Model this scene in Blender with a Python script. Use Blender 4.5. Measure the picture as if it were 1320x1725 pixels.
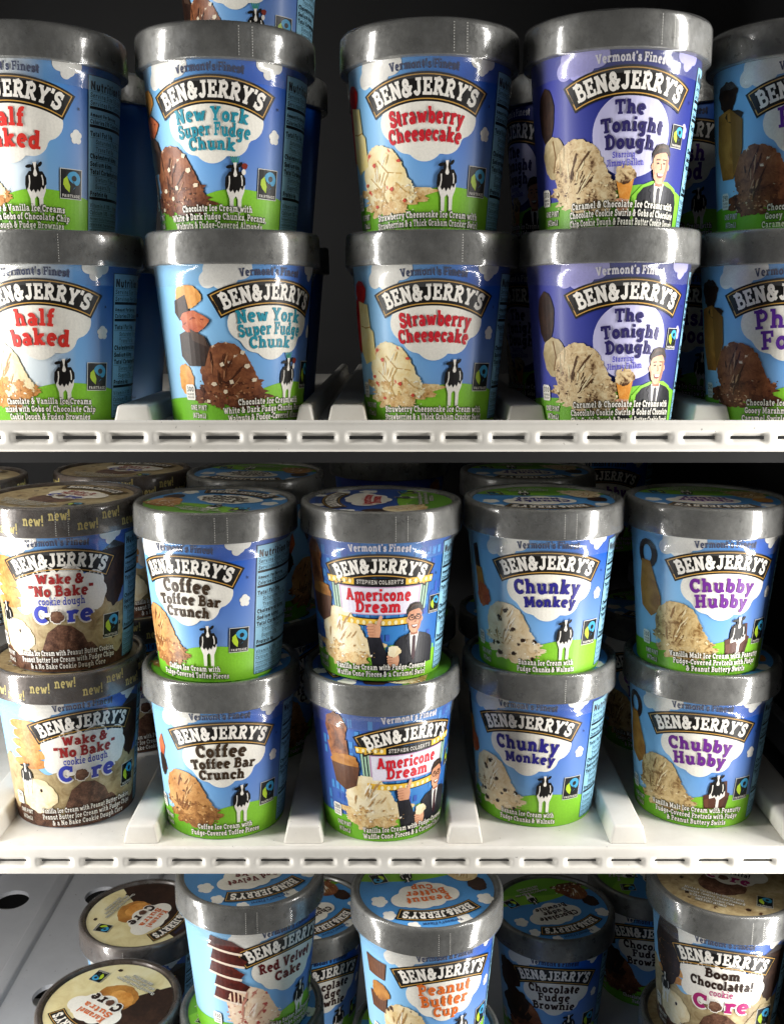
import bpy, bmesh, math, random
import numpy as np
from mathutils import Vector, geometry
R_=math.radians
for o in list(bpy.data.objects): bpy.data.objects.remove(o)
SC=bpy.context.scene; COL=SC.collection
# ------------------------------------------------------------------ camera, light, exposure
cd=bpy.data.cameras.new('camera'); cam=bpy.data.objects.new('camera',cd); COL.objects.link(cam)
cam.location=(0,0,0); cam.rotation_euler=(R_(90-11.04),0,0)
cd.sensor_fit='VERTICAL'; cd.sensor_height=24; cd.sensor_width=24; cd.lens=24*1715.5/1725
cd.clip_start=.01; cd.clip_end=50; SC.camera=cam
SC.render.resolution_x=783; SC.render.resolution_y=1024
W=bpy.data.worlds.new('World'); SC.world=W; W.use_nodes=True
wb=W.node_tree.nodes['Background']; wb.inputs[0].default_value=(1,.985,.96,1); wb.inputs[1].default_value=.065
def strip(x,y,z,h,w,power,rz,col=(1,.975,.935)):
    l=bpy.data.lights.new('door_light_tube','AREA'); l.shape='RECTANGLE'; l.size=w; l.size_y=h; l.energy=power; l.color=col
    o=bpy.data.objects.new('door_light_tube',l); COL.objects.link(o); o.location=(x,y,z); o.rotation_euler=(R_(90),0,rz); return o
# the two upright light tubes behind the freezer's door posts
strip(-.46,.478,-.20,1.06,.06,6.0,R_(-76)); strip(.385,.466,-.20,1.06,.06,5.2,R_(74))
VS=SC.view_settings; VS.view_transform='Standard'; VS.look='None'; VS.gamma=1; VS.exposure=.18; VS.use_curve_mapping=False
# ------------------------------------------------------------------ materials
def lin(h):
    h=h.lstrip('#'); c=[int(h[i:i+2],16)/255 for i in (0,2,4)]
    return tuple((v/12.92 if v<=.04045 else ((v+.055)/1.055)**2.4) for v in c)+(1,)
MC={}
class NT:
    def __init__(s,name):
        s.m=bpy.data.materials.new(name); s.m.use_nodes=True; s.t=s.m.node_tree; s.b=s.t.nodes['Principled BSDF']
    def n(s,ty,**k):
        o=s.t.nodes.new(ty)
        for a,v in k.items(): setattr(o,a,v)
        return o
    def l(s,a,b): s.t.links.new(a,b)
    def set(s,**k):
        for a,v in k.items(): s.b.inputs[a.replace('_',' ')].default_value=v
    def ramp(s,fac,stops,interp='LINEAR'):
        r=s.n('ShaderNodeValToRGB'); cr=r.color_ramp; cr.interpolation=interp
        while len(cr.elements)<len(stops): cr.elements.new(.5)
        for e,(p,c) in zip(cr.elements,stops): e.position=p; e.color=lin(c) if isinstance(c,str) else c
        s.l(fac,r.inputs[0]); return r.outputs[0]
    def noise(s,scale,detail=4,rough=.6,vec=None,out=0):
        q=s.n('ShaderNodeTexNoise'); q.inputs['Scale'].default_value=scale; q.inputs['Detail'].default_value=detail; q.inputs['Roughness'].default_value=rough
        if vec is None: vec=s.n('ShaderNodeTexCoord').outputs['Object']
        s.l(vec,q.inputs['Vector']); return q.outputs[out]
    def bump(s,h,strength,dist=.001):
        b=s.n('ShaderNodeBump'); b.inputs['Strength'].default_value=strength; b.inputs['Distance'].default_value=dist
        s.l(h,b.inputs['Height']); s.l(b.outputs[0],s.b.inputs['Normal'])
def ink(h):
    if h in MC: return MC[h]
    q=NT('printed_ink_'+h.lstrip('#')); q.set(Roughness=.45)
    n=q.noise(900,2); c=lin(h); q.l(q.ramp(n,[(.3,tuple(v*.93 for v in c[:3])+(1,)),(.7,tuple(min(1,v*1.04) for v in c[:3])+(1,))]),q.b.inputs['Base Color'])
    q.set(Coat_Weight=.06,Coat_Roughness=.2,Specular_IOR_Level=.3); MC[h]=q.m; return q.m
def photo(key,stops,scale=260,chunk=None,cth=.2,cscale=150,detail=6,dist=1.2):
    """a printed photograph of ice cream or topping: mottled colour, dark or light chunks"""
    k='photo_'+key
    if k in MC: return MC[k]
    q=NT('printed_'+key); q.set(Roughness=.45,Coat_Weight=.06,Coat_Roughness=.2,Specular_IOR_Level=.3)
    tc=q.n('ShaderNodeTexCoord').outputs['Object']
    nz=q.n('ShaderNodeTexNoise'); nz.inputs['Scale'].default_value=scale; nz.inputs['Detail'].default_value=detail; nz.inputs['Roughness'].default_value=.65; nz.inputs['Distortion'].default_value=dist
    q.l(tc,nz.inputs['Vector'])
    nb=q.n('ShaderNodeTexNoise'); nb.inputs['Scale'].default_value=scale*.33; nb.inputs['Detail'].default_value=3; nb.inputs['Distortion'].default_value=.6; q.l(tc,nb.inputs['Vector'])
    mm=q.n('ShaderNodeMath',operation='MULTIPLY_ADD'); mm.inputs[1].default_value=.55; m3=q.n('ShaderNodeMath',operation='MULTIPLY'); m3.inputs[1].default_value=.5
    q.l(nb.outputs[0],m3.inputs[0]); q.l(nz.outputs[0],mm.inputs[0]); q.l(m3.outputs[0],mm.inputs[2]); col=q.ramp(mm.outputs[0],stops)
    if chunk:
        v=q.n('ShaderNodeTexVoronoi'); v.inputs['Scale'].default_value=cscale
        wv=q.n('ShaderNodeVectorMath',operation='ADD'); sc=q.n('ShaderNodeVectorMath',operation='SCALE'); sc.inputs['Scale'].default_value=.006
        q.l(nz.outputs[1],sc.inputs[0]); q.l(tc,wv.inputs[0]); q.l(sc.outputs[0],wv.inputs[1]); q.l(wv.outputs[0],v.inputs['Vector'])
        f=q.ramp(v.outputs['Distance'],[(0,(1,1,1,1)),(cth,(1,1,1,1)),(cth+.07,(0,0,0,1)),(1,(0,0,0,1))])
        mx=q.n('ShaderNodeMix',data_type='RGBA'); q.l(f,mx.inputs[0]); q.l(col,mx.inputs[6]); mx.inputs[7].default_value=lin(chunk); col=mx.outputs[2]
    q.l(col,q.b.inputs['Base Color']); MC[k]=q.m; return q.m
def sky_mat(key,stops,vlight='#cfe6f6',vamt=.55,strip_tex=False):
    """label ground: printed colour running from one side of the label to the other"""
    k='sky_'+key
    if k in MC: return MC[k]
    q=NT('label_ground_'+key); q.set(Roughness=.42,Coat_Weight=.07,Coat_Roughness=.18,Specular_IOR_Level=.3)
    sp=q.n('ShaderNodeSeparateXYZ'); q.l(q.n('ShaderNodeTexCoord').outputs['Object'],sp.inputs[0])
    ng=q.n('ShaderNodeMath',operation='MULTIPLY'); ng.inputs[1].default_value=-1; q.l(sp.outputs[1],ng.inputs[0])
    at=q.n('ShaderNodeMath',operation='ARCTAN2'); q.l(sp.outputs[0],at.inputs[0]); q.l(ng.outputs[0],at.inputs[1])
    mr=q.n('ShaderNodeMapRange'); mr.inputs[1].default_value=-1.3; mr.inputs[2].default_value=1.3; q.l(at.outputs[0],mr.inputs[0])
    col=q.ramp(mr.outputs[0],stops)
    m2=q.n('ShaderNodeMapRange'); m2.inputs[1].default_value=.075; m2.inputs[2].default_value=.02; m2.inputs[3].default_value=0; m2.inputs[4].default_value=vamt; q.l(sp.outputs[2],m2.inputs[0])
    mx=q.n('ShaderNodeMix',data_type='RGBA'); q.l(m2.outputs[0],mx.inputs[0]); q.l(col,mx.inputs[6]); mx.inputs[7].default_value=lin(vlight)
    q.l(mx.outputs[2],q.b.inputs['Base Color']); MC[k]=q.m; return q.m
# ------------------------------------------------------------------ stroke alphabet (own slab letterforms)
def A(cx,cy,rx,ry,a0,a1,n=9):
    t=np.radians(np.linspace(a0,a1,n)); return [(cx+rx*math.cos(x),cy+ry*math.sin(x)) for x in t]
def Ln(*p): return list(p)
# glyph: width, strokes [(points, weight)], slabs [(x0,x1,y)] ; cap height 1, x height .7
h=.74
G={}
def g(c,w,st,sl=()): G[c]=(w,[(s if isinstance(s,tuple) and isinstance(s[0],list) else (s,1)) for s in st],list(sl))
B_,T_=.075,.925; X_=.625
g('A',.98,[Ln((.2,.05),(.47,.98)),Ln((.78,.05),(.51,.98)),(Ln((.28,.33),(.7,.33)),h)],[(.02,.36,B_),(.6,.96,B_),(.3,.56,T_)])
g('B',.86,[Ln((.24,0),(.24,1)),(Ln((.24,T_),(.48,T_))+A(.48,.735,.2,.19,90,-90)+[(.24,.54)],h+.06),(Ln((.24,.52),(.52,.52))+A(.52,.3,.23,.225,90,-90)+[(.24,B_)],h+.1)],[(.02,.3,B_),(.02,.3,T_)])
g('C',.86,[A(.48,.5,.34,.41,48,318,15),(Ln((.76,.6),(.76,.98)),.7)])
g('D',.92,[Ln((.24,0),(.24,1)),(Ln((.24,T_),(.45,T_))+A(.45,.5,.33,.425,90,-90,11)+[(.24,B_)],h+.15)],[(.02,.3,B_),(.02,.3,T_)])
g('E',.84,[Ln((.24,0),(.24,1)),(Ln((.02,T_),(.76,T_)),h),(Ln((.02,B_),(.78,B_)),h),(Ln((.24,.5),(.56,.5)),h),(Ln((.7,1),(.7,.68)),.72),(Ln((.73,0),(.73,.34)),.72),(Ln((.56,.36),(.56,.64)),.6)])
g('F',.8,[Ln((.24,0),(.24,1)),(Ln((.02,T_),(.76,T_)),h),(Ln((.24,.5),(.56,.5)),h),(Ln((.7,1),(.7,.66)),.72),(Ln((.56,.36),(.56,.64)),.6)],[(.02,.46,B_)])
g('G',.92,[A(.48,.5,.34,.41,50,350,15),(Ln((.76,.62),(.76,.98)),.7),(Ln((.5,.42),(.92,.42)),h),Ln((.78,.42),(.78,.1))])
g('H',1.0,[Ln((.24,0),(.24,1)),Ln((.76,0),(.76,1)),(Ln((.24,.5),(.76,.5)),h)],[(.02,.44,B_),(.02,.44,T_),(.56,.98,B_),(.56,.98,T_)])
g('I',.5,[Ln((.25,0),(.25,1))],[(.02,.48,B_),(.02,.48,T_)])
g('J',.72,[Ln((.48,1),(.48,.34))+A(.29,.3,.19,.22,0,-170,9)],[(.22,.7,T_)])
g('K',.98,[Ln((.24,0),(.24,1)),Ln((.74,.95),(.3,.46)),Ln((.42,.58),(.78,.05))],[(.02,.44,B_),(.02,.44,T_),(.56,.92,T_),(.6,.97,B_)])
g('L',.78,[Ln((.24,0),(.24,1)),(Ln((.02,B_),(.74,B_)),h),(Ln((.7,0),(.7,.36)),.72)],[(.02,.46,T_)])
g('M',1.16,[Ln((.22,0),(.22,1)),Ln((.94,0),(.94,1)),Ln((.26,.98),(.58,.2)),Ln((.9,.98),(.58,.2))],[(.02,.42,B_),(.02,.3,T_),(.74,1.14,B_),(.88,1.14,T_)])
g('N',1.0,[Ln((.22,0),(.22,1)),Ln((.78,0),(.78,1)),Ln((.22,.98),(.78,.03))],[(.02,.42,B_),(.02,.3,T_),(.58,.98,T_)])
g('O',.92,[A(.46,.5,.33,.41,0,360,19)])
g('P',.84,[Ln((.24,0),(.24,1)),(Ln((.24,T_),(.5,T_))+A(.5,.69,.22,.235,90,-90)+[(.24,.45)],h+.08)],[(.02,.48,B_),(.02,.3,T_)])
g('Q',.92,[A(.46,.5,.33,.41,0,360,19),Ln((.5,.25),(.84,-.04))])
g('R',.94,[Ln((.24,0),(.24,1)),(Ln((.24,T_),(.5,T_))+A(.5,.71,.22,.215,90,-90)+[(.24,.48)],h+.08),Ln((.46,.48),(.76,.05))],[(.02,.46,B_),(.02,.3,T_),(.64,.94,B_)])
g('S',.78,[A(.4,.72,.24,.2,25,270,10)+A(.4,.28,.27,.22,90,-155,10)[1:],(Ln((.66,.64),(.66,.98)),.62),(Ln((.1,.02),(.1,.36)),.62)])
g('T',.86,[Ln((.43,0),(.43,1)),(Ln((.03,T_),(.83,T_)),h),(Ln((.08,1),(.08,.66)),.68),(Ln((.78,1),(.78,.66)),.68)],[(.22,.64,B_)])
g('U',.96,[Ln((.24,1),(.24,.34))+A(.48,.33,.24,.25,180,360,9)+[(.72,1)]],[(.02,.44,T_),(.52,.94,T_)])
g('V',.96,[Ln((.18,.97),(.47,.02)),Ln((.78,.97),(.49,.02))],[(.0,.38,T_),(.58,.96,T_)])
g('W',1.3,[Ln((.16,.97),(.4,.03)),Ln((.65,.9),(.42,.03)),Ln((.65,.9),(.88,.03)),Ln((1.14,.97),(.9,.03))],[(0,.34,T_),(.96,1.3,T_)])
g('X',.96,[Ln((.2,.05),(.76,.95)),Ln((.2,.95),(.76,.05))],[(0,.36,B_),(.6,.96,B_),(0,.36,T_),(.6,.96,T_)])
g('Y',.94,[Ln((.17,.95),(.47,.45)),Ln((.77,.95),(.47,.45)),Ln((.47,.5),(.47,0))],[(0,.37,T_),(.57,.94,T_),(.26,.68,B_)])
g('Z',.82,[Ln((.7,.9),(.14,.1)),(Ln((.06,T_),(.78,T_)),h),(Ln((.04,B_),(.78,B_)),h)])
g('&',.98,[A(.4,.74,.17,.18,-60,240,11)+[(.78,.04)],A(.36,.27,.25,.22,120,330,11)+[(.8,.52)],(Ln((.62,.52),(.94,.52)),.6)])
def lc():
    x=X_
    g('a',.78,[(A(.33,.2,.21,.155,0,360,13),.72),Ln((.54,0),(.54,.44))+A(.34,.44,.2,.2,0,150,8)],[(.5,.74,B_)])
    g('b',.8,[Ln((.22,0),(.22,1.02)),A(.46,.33,.22,.27,180,-180,15)],[(.02,.28,.945)])
    g('c',.66,[A(.37,.34,.23,.27,45,318,13),(Ln((.56,.42),(.56,.68)),.7)])
    g('d',.82,[Ln((.56,0),(.56,1.02)),A(.33,.33,.22,.27,0,360,15)],[(.36,.6,.945),(.5,.8,B_)])
    g('e',.74,[(Ln((.16,.36),(.6,.36)),.62),A(.38,.35,.24,.285,2,310,15)])
    g('f',.54,[Ln((.24,0),(.24,.74))+A(.42,.76,.18,.2,180,60,6),(Ln((.04,x),(.48,x)),h)],[(.04,.46,B_)])
    g('g',.8,[A(.34,.36,.21,.24,0,360,15),Ln((.56,.66),(.56,-.06))+A(.34,-.08,.22,.17,0,-150,7)],[(.5,.76,x)])
    g('h',.88,[Ln((.22,0),(.22,1.02)),Ln((.22,.4))+A(.43,.42,.21,.2,150,0,7)+[(.64,0)]],[(.02,.28,.945),(.02,.4,B_),(.48,.84,B_)])
    g('i',.46,[Ln((.23,0),(.23,.68)),(Ln((.23,.82),(.23,1.03)),1.1)],[(.02,.28,x),(.02,.44,B_)])
    g('j',.42,[Ln((.26,.68),(.26,0))+A(.08,-.06,.18,.18,0,-110,6),(Ln((.26,.82),(.26,1.03)),1.1)],[(.06,.3,x)])
    g('k',.86,[Ln((.22,0),(.22,1.02)),Ln((.62,.62),(.28,.3)),Ln((.36,.4),(.66,.05))],[(.02,.28,.945),(.02,.4,B_),(.46,.8,x),(.5,.84,B_)])
    g('l',.46,[Ln((.23,0),(.23,1.02))],[(.02,.28,.945),(.02,.44,B_)])
    g('m',1.26,[Ln((.22,0),(.22,.68)),A(.42,.44,.2,.2,150,0,7)+[(.62,0)],A(.82,.44,.2,.2,150,0,7)+[(1.02,0)]],[(.02,.28,x),(.02,.38,B_),(.46,.78,B_),(.88,1.22,B_)])
    g('n',.88,[Ln((.22,0),(.22,.68)),A(.43,.44,.21,.2,150,0,7)+[(.64,0)]],[(.02,.28,x),(.02,.4,B_),(.48,.84,B_)])
    g('o',.74,[A(.37,.34,.24,.27,0,360,17)])
    g('p',.82,[Ln((.22,-.3),(.22,.68)),A(.46,.34,.22,.27,180,-180,15)],[(.02,.28,x),(.02,.42,-.24)])
    g('q',.82,[Ln((.58,-.3),(.58,.68)),A(.34,.34,.22,.27,0,360,15)],[(.4,.8,-.24)])
    g('r',.66,[Ln((.22,0),(.22,.68)),A(.44,.42,.22,.2,160,40,6)],[(.02,.28,x),(.02,.44,B_)])
    g('s',.62,[A(.32,.49,.17,.13,20,270,8)+A(.32,.2,.2,.15,90,-160,8)[1:],(Ln((.5,.44),(.5,.68)),.55),(Ln((.1,.02),(.1,.24)),.55)])
    g('t',.56,[Ln((.24,.92),(.24,.2))+A(.38,.2,.14,.14,180,300,6),(Ln((.03,x),(.5,x)),h)])
    g('u',.88,[Ln((.2,.68),(.2,.26))+A(.41,.25,.21,.2,180,330,7),Ln((.64,.68),(.64,0))],[(.0,.26,x),(.44,.68,x),(.6,.86,B_)])
    g('v',.78,[Ln((.15,.66),(.38,.02)),Ln((.63,.66),(.4,.02))],[(0,.32,x),(.46,.78,x)])
    g('w',1.1,[Ln((.15,.66),(.34,.02)),Ln((.55,.6),(.36,.02)),Ln((.55,.6),(.74,.02)),Ln((.95,.66),(.76,.02))],[(0,.32,x),(.78,1.1,x)])
    g('x',.78,[Ln((.17,.04),(.61,.64)),Ln((.17,.64),(.61,.04))],[(0,.3,B_),(.48,.78,B_),(0,.3,x),(.48,.78,x)])
    g('y',.8,[Ln((.15,.66),(.4,.06)),Ln((.66,.66),(.34,-.2),(.16,-.24))],[(0,.32,x),(.48,.8,x)])
    g('z',.68,[Ln((.56,.6),(.14,.08)),(Ln((.06,x),(.62,x)),h),(Ln((.04,B_),(.62,B_)),h)])
lc()
g("'",.28,[Ln((.14,1.05),(.12,.76))]); g('.',.28,[Ln((.14,0),(.14,.2))]); g(',',.28,[Ln((.16,.18),(.08,-.16))])
g('"',.5,[Ln((.15,1.05),(.13,.76)),Ln((.36,1.05),(.34,.76))]); g('!',.36,[(Ln((.18,1.04),(.18,.32)),1.1),Ln((.18,0),(.18,.19))])
g('-',.5,[(Ln((.06,.36),(.44,.36)),.9)]); g('(',.36,[A(.38,.45,.24,.6,115,245,7)]); g(')',.36,[A(-.02,.45,.24,.6,65,-65,7)])
g('%',.8,[A(.2,.78,.12,.16,0,360,9),A(.6,.2,.12,.16,0,360,9),Ln((.16,0),(.64,1))]); g('/',.44,[Ln((.06,0),(.38,1))])
for c,s in {'0':[A(.34,.5,.23,.42,0,360,15)],'1':[Ln((.34,0),(.34,1)),Ln((.34,.96),(.14,.8))],'2':[A(.34,.7,.22,.23,160,-30,8)+[(.12,.07)],Ln((.1,.08),(.6,.08))],
 '3':[A(.32,.73,.2,.2,150,-90,8),A(.32,.28,.24,.22,90,-150,9)],'4':[Ln((.46,0),(.46,1)),Ln((.46,.97),(.08,.3)),Ln((.06,.3),(.64,.3))],'5':[Ln((.56,.93),(.18,.93),(.16,.55))+A(.32,.31,.24,.25,110,-150,9)],
 '6':[A(.34,.3,.23,.23,0,360,13),A(.5,.36,.4,.6,100,175,6)],'7':[Ln((.08,.93),(.6,.93)),Ln((.58,.9),(.24,0))],'8':[A(.34,.74,.19,.19,0,360,12),A(.34,.28,.24,.22,0,360,13)],'9':[A(.34,.7,.23,.23,0,360,13),A(.18,.64,.4,.6,-80,0,6)]}.items(): g(c,.68,s)
def strip_poly(p,w):
    p=np.array(p,float); d=np.diff(p,axis=0); d/= (np.linalg.norm(d,axis=1)[:,None]+1e-9); n=np.stack([-d[:,1],d[:,0]],1)
    closed=len(p)>4 and np.allclose(p[0],p[-1])
    m=np.zeros_like(p); m[:-1]+=n; m[1:]+=n
    if closed: m[0]=m[-1]=n[0]+n[-1]
    L=np.linalg.norm(m,axis=1)[:,None]; m/=L+1e-9; c=np.clip((m[np.minimum(np.arange(len(p)),len(n)-1)]*n[np.minimum(np.arange(len(p)),len(n)-1)]).sum(1),.55,1)[:,None]
    a=p+m*w/2/c; b=p-m*w/2/c; k=len(p); V=np.concatenate([a,b]); F=[(i+k,i+k+1,i+1,i) for i in range(k-1)]
    return V,F
GC={}
def glyph(c,t,slab,dec):
    key=(c,round(t,3),slab,dec)
    if key in GC: return GC[key]
    w,st,sl=G.get(c,G['o']); Vs=[];Fs=[];Os=[]; n=0;lay=0
    items=[(p[::dec]+([p[-1]] if (len(p)-1)%dec else []) if dec>1 and len(p)>4 else p,t*m) for p,m in st]
    if slab: items+=[([(a,y),(b,y)],.15*(.7+.3*t/.2)+max(0,t-.24)*.5) for a,b,y in sl]
    for p,ww in items:
        V,F=strip_poly(p,ww); Vs.append(V); Fs+= [tuple(i+n for i in f) for f in F]; Os.append(np.full(len(V),lay*.004)); n+=len(V); lay+=1
    GC[key]=(w,np.concatenate(Vs),Fs,np.concatenate(Os)); return GC[key]
# ------------------------------------------------------------------ artwork collector
RB,RT,CUPV=37.,44.8,86.      # cup radii (mm) at base and under the lid
RREF=42.
def cone(P):
    r=RB+(RT-RB)*P[:,1]/CUPV+P[:,2]; a=P[:,0]/RREF
    return np.stack([r*np.sin(a),-r*np.cos(a),P[:,1]],1)*.001
def flat(P): return np.stack([P[:,0],P[:,1],P[:,2]],1)*.001
class Art:
    def __init__(s): s.V=[];s.F=[];s.M=[];s.mats=[];s.n=0
    def mi(s,m):
        if isinstance(m,str): m=ink(m)
        if m not in s.mats: s.mats.append(m)
        return s.mats.index(m)
    def add(s,V,F,m,lay,off=None):
        V=np.asarray(V,float); z=np.full(len(V),.10+lay*.075)
        if off is not None: z=z+off
        s.V.append(np.column_stack([V[:,:2],z])); s.F+=[tuple(i+s.n for i in f) for f in F]; k=s.mi(m); s.M+=[k]*len(F); s.n+=len(V)
    def poly(s,pts,m,lay,step=2.4,clip=None):
        pts=[(float(a),float(b)) for a,b in pts]
        tri=geometry.tessellate_polygon([[Vector((a,b,0)) for a,b in pts]])
        V=[];F=[]
        for t in tri:
            T=[pts[i] for i in t]
            if abs((T[1][0]-T[0][0])*(T[2][1]-T[0][1])-(T[2][0]-T[0][0])*(T[1][1]-T[0][1]))<1e-7: continue
            if (T[1][0]-T[0][0])*(T[2][1]-T[0][1])-(T[2][0]-T[0][0])*(T[1][1]-T[0][1])<0: T=T[::-1]
            u0=min(p[0] for p in T);u1=max(p[0] for p in T)
            if u1-u0<=step*1.3: cells=[T]
            else:
                cells=[]; k=math.floor(u0/step)
                while k*step<u1:
                    q=T
                    for sg,x in ((1,k*step),(-1,(k+1)*step)):
                        o=[]
                        for i in range(len(q)):
                            a,b=q[i],q[(i+1)%len(q)]; da,db=sg*(a[0]-x),sg*(b[0]-x)
                            if da>=0:o.append(a)
                            if da*db<0: f=da/(da-db); o.append((a[0]+f*(b[0]-a[0]),a[1]+f*(b[1]-a[1])))
                        q=o
                        if len(q)<3: break
                    if len(q)>=3: cells.append(q)
                    k+=1
            for q in cells: F.append(tuple(range(len(V),len(V)+len(q)))); V+=q
        s.c=getattr(s,'c',0)+1
        if V: s.add(V,F,m,lay,np.full(len(V),(s.c%28)*.0016))
    def line(s,pts,w,m,lay): V,F=strip_poly(pts,w); s.add(V,F,m,lay)
    def ell(s,cx,cy,rx,ry,m,lay,rot=0,n=18): 
        c,q=math.cos(R_(rot)),math.sin(R_(rot)); s.poly([(cx+rx*math.cos(t)*c-ry*math.sin(t)*q,cy+rx*math.cos(t)*q+ry*math.sin(t)*c) for t in np.linspace(0,2*math.pi,n,endpoint=False)],m,lay)
    def rect(s,x0,y0,x1,y1,m,lay): s.poly([(x0,y0),(x1,y0),(x1,y1),(x0,y1)],m,lay)
    def text(s,tx,cx,y,size,m,lay,t=.2,slab=True,width=None,arch=None,outline=None,space=.05,rot=0,xs=1,align=0,dec=1,grow=0,jit=0):
        """arch: radius of the baseline circle (centre below when positive)"""
        if outline: s.text(tx,cx,y,size,outline[0],lay-1,t+outline[1],slab,width,arch,None,space-0*outline[1],rot,xs,align,dec,grow,jit)
        adv=[(.34 if c==' ' else glyph(c,t,slab,dec)[0]+space)*xs for c in tx]; tot=sum(adv)
        k=1
        if width: k=width/(tot*size)
        x=-tot*k*size*(.5 if align==0 else (0 if align<0 else 1)); rg=random.Random(len(tx)); c0,s0=math.cos(R_(rot)),math.sin(R_(rot))
        for c,a in zip(tx,adv):
            if c!=' ':
                w,V,F,O=glyph(c,t,slab,dec); mid=x+a*k*size/2
                sz=size*(1+grow*(2*mid/(tot*k*size))**2); dy=rg.uniform(-jit,jit)*size
                U=np.column_stack([(V[:,0]-w/2)*sz*k*xs,V[:,1]*sz+dy])
                if arch:
                    th=mid/arch; cc,ss=math.cos(-th),math.sin(-th)
                    U=np.column_stack([U[:,0]*cc-(U[:,1])*ss+arch*math.sin(th),U[:,0]*ss+U[:,1]*cc+arch*(math.cos(th)-1)])
                else: U[:,0]+=mid
                U=np.column_stack([U[:,0]*c0-U[:,1]*s0+cx,U[:,0]*s0+U[:,1]*c0+y])
                s.add(U,F,m,lay,O)
            x+=a*k*size
    def mesh(s,name,fn):
        me=bpy.data.meshes.new(name); V=fn(np.concatenate(s.V)); me.from_pydata(V.tolist(),[],s.F)
        for m in s.mats: me.materials.append(m)
        me.polygons.foreach_set('material_index',s.M); me.update(); return me
def xf(pts,cx,cy,k=1,rot=0,kx=1):
    c,q=math.cos(R_(rot)),math.sin(R_(rot)); return [(cx+(x*kx*c-y*q)*k,cy+(x*kx*q+y*c)*k) for x,y in pts]
def cloud_pts(circs,n=72):
    cx=np.mean([c[0] for c in circs]); cy=np.mean([c[1] for c in circs]); out=[]
    for t in np.linspace(0,2*np.pi,n,endpoint=False):
        d=np.array([math.cos(t),math.sin(t)]); best=0
        for x,y,r in circs:
            e=np.array([x-cx,y-cy]); b=d@e; q=b*b-(e@e-r*r)
            if q>0: best=max(best,b+math.sqrt(q))
        out.append((cx+d[0]*best,cy+d[1]*best))
    return out
def blob(cx,cy,rx,ry,amp=.1,seed=0,n=40,freq=(3,5,9,14)):
    rg=random.Random(seed); ph=[(f,rg.uniform(0,6.28),rg.uniform(.4,1)/ (1+.12*f)) for f in freq]
    out=[]
    for t in np.linspace(0,2*np.pi,n,endpoint=False):
        k=1+amp*sum(a*math.sin(f*t+p) for f,p,a in ph); out.append((cx+rx*k*math.cos(t),cy+ry*k*math.sin(t)))
    return out
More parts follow.
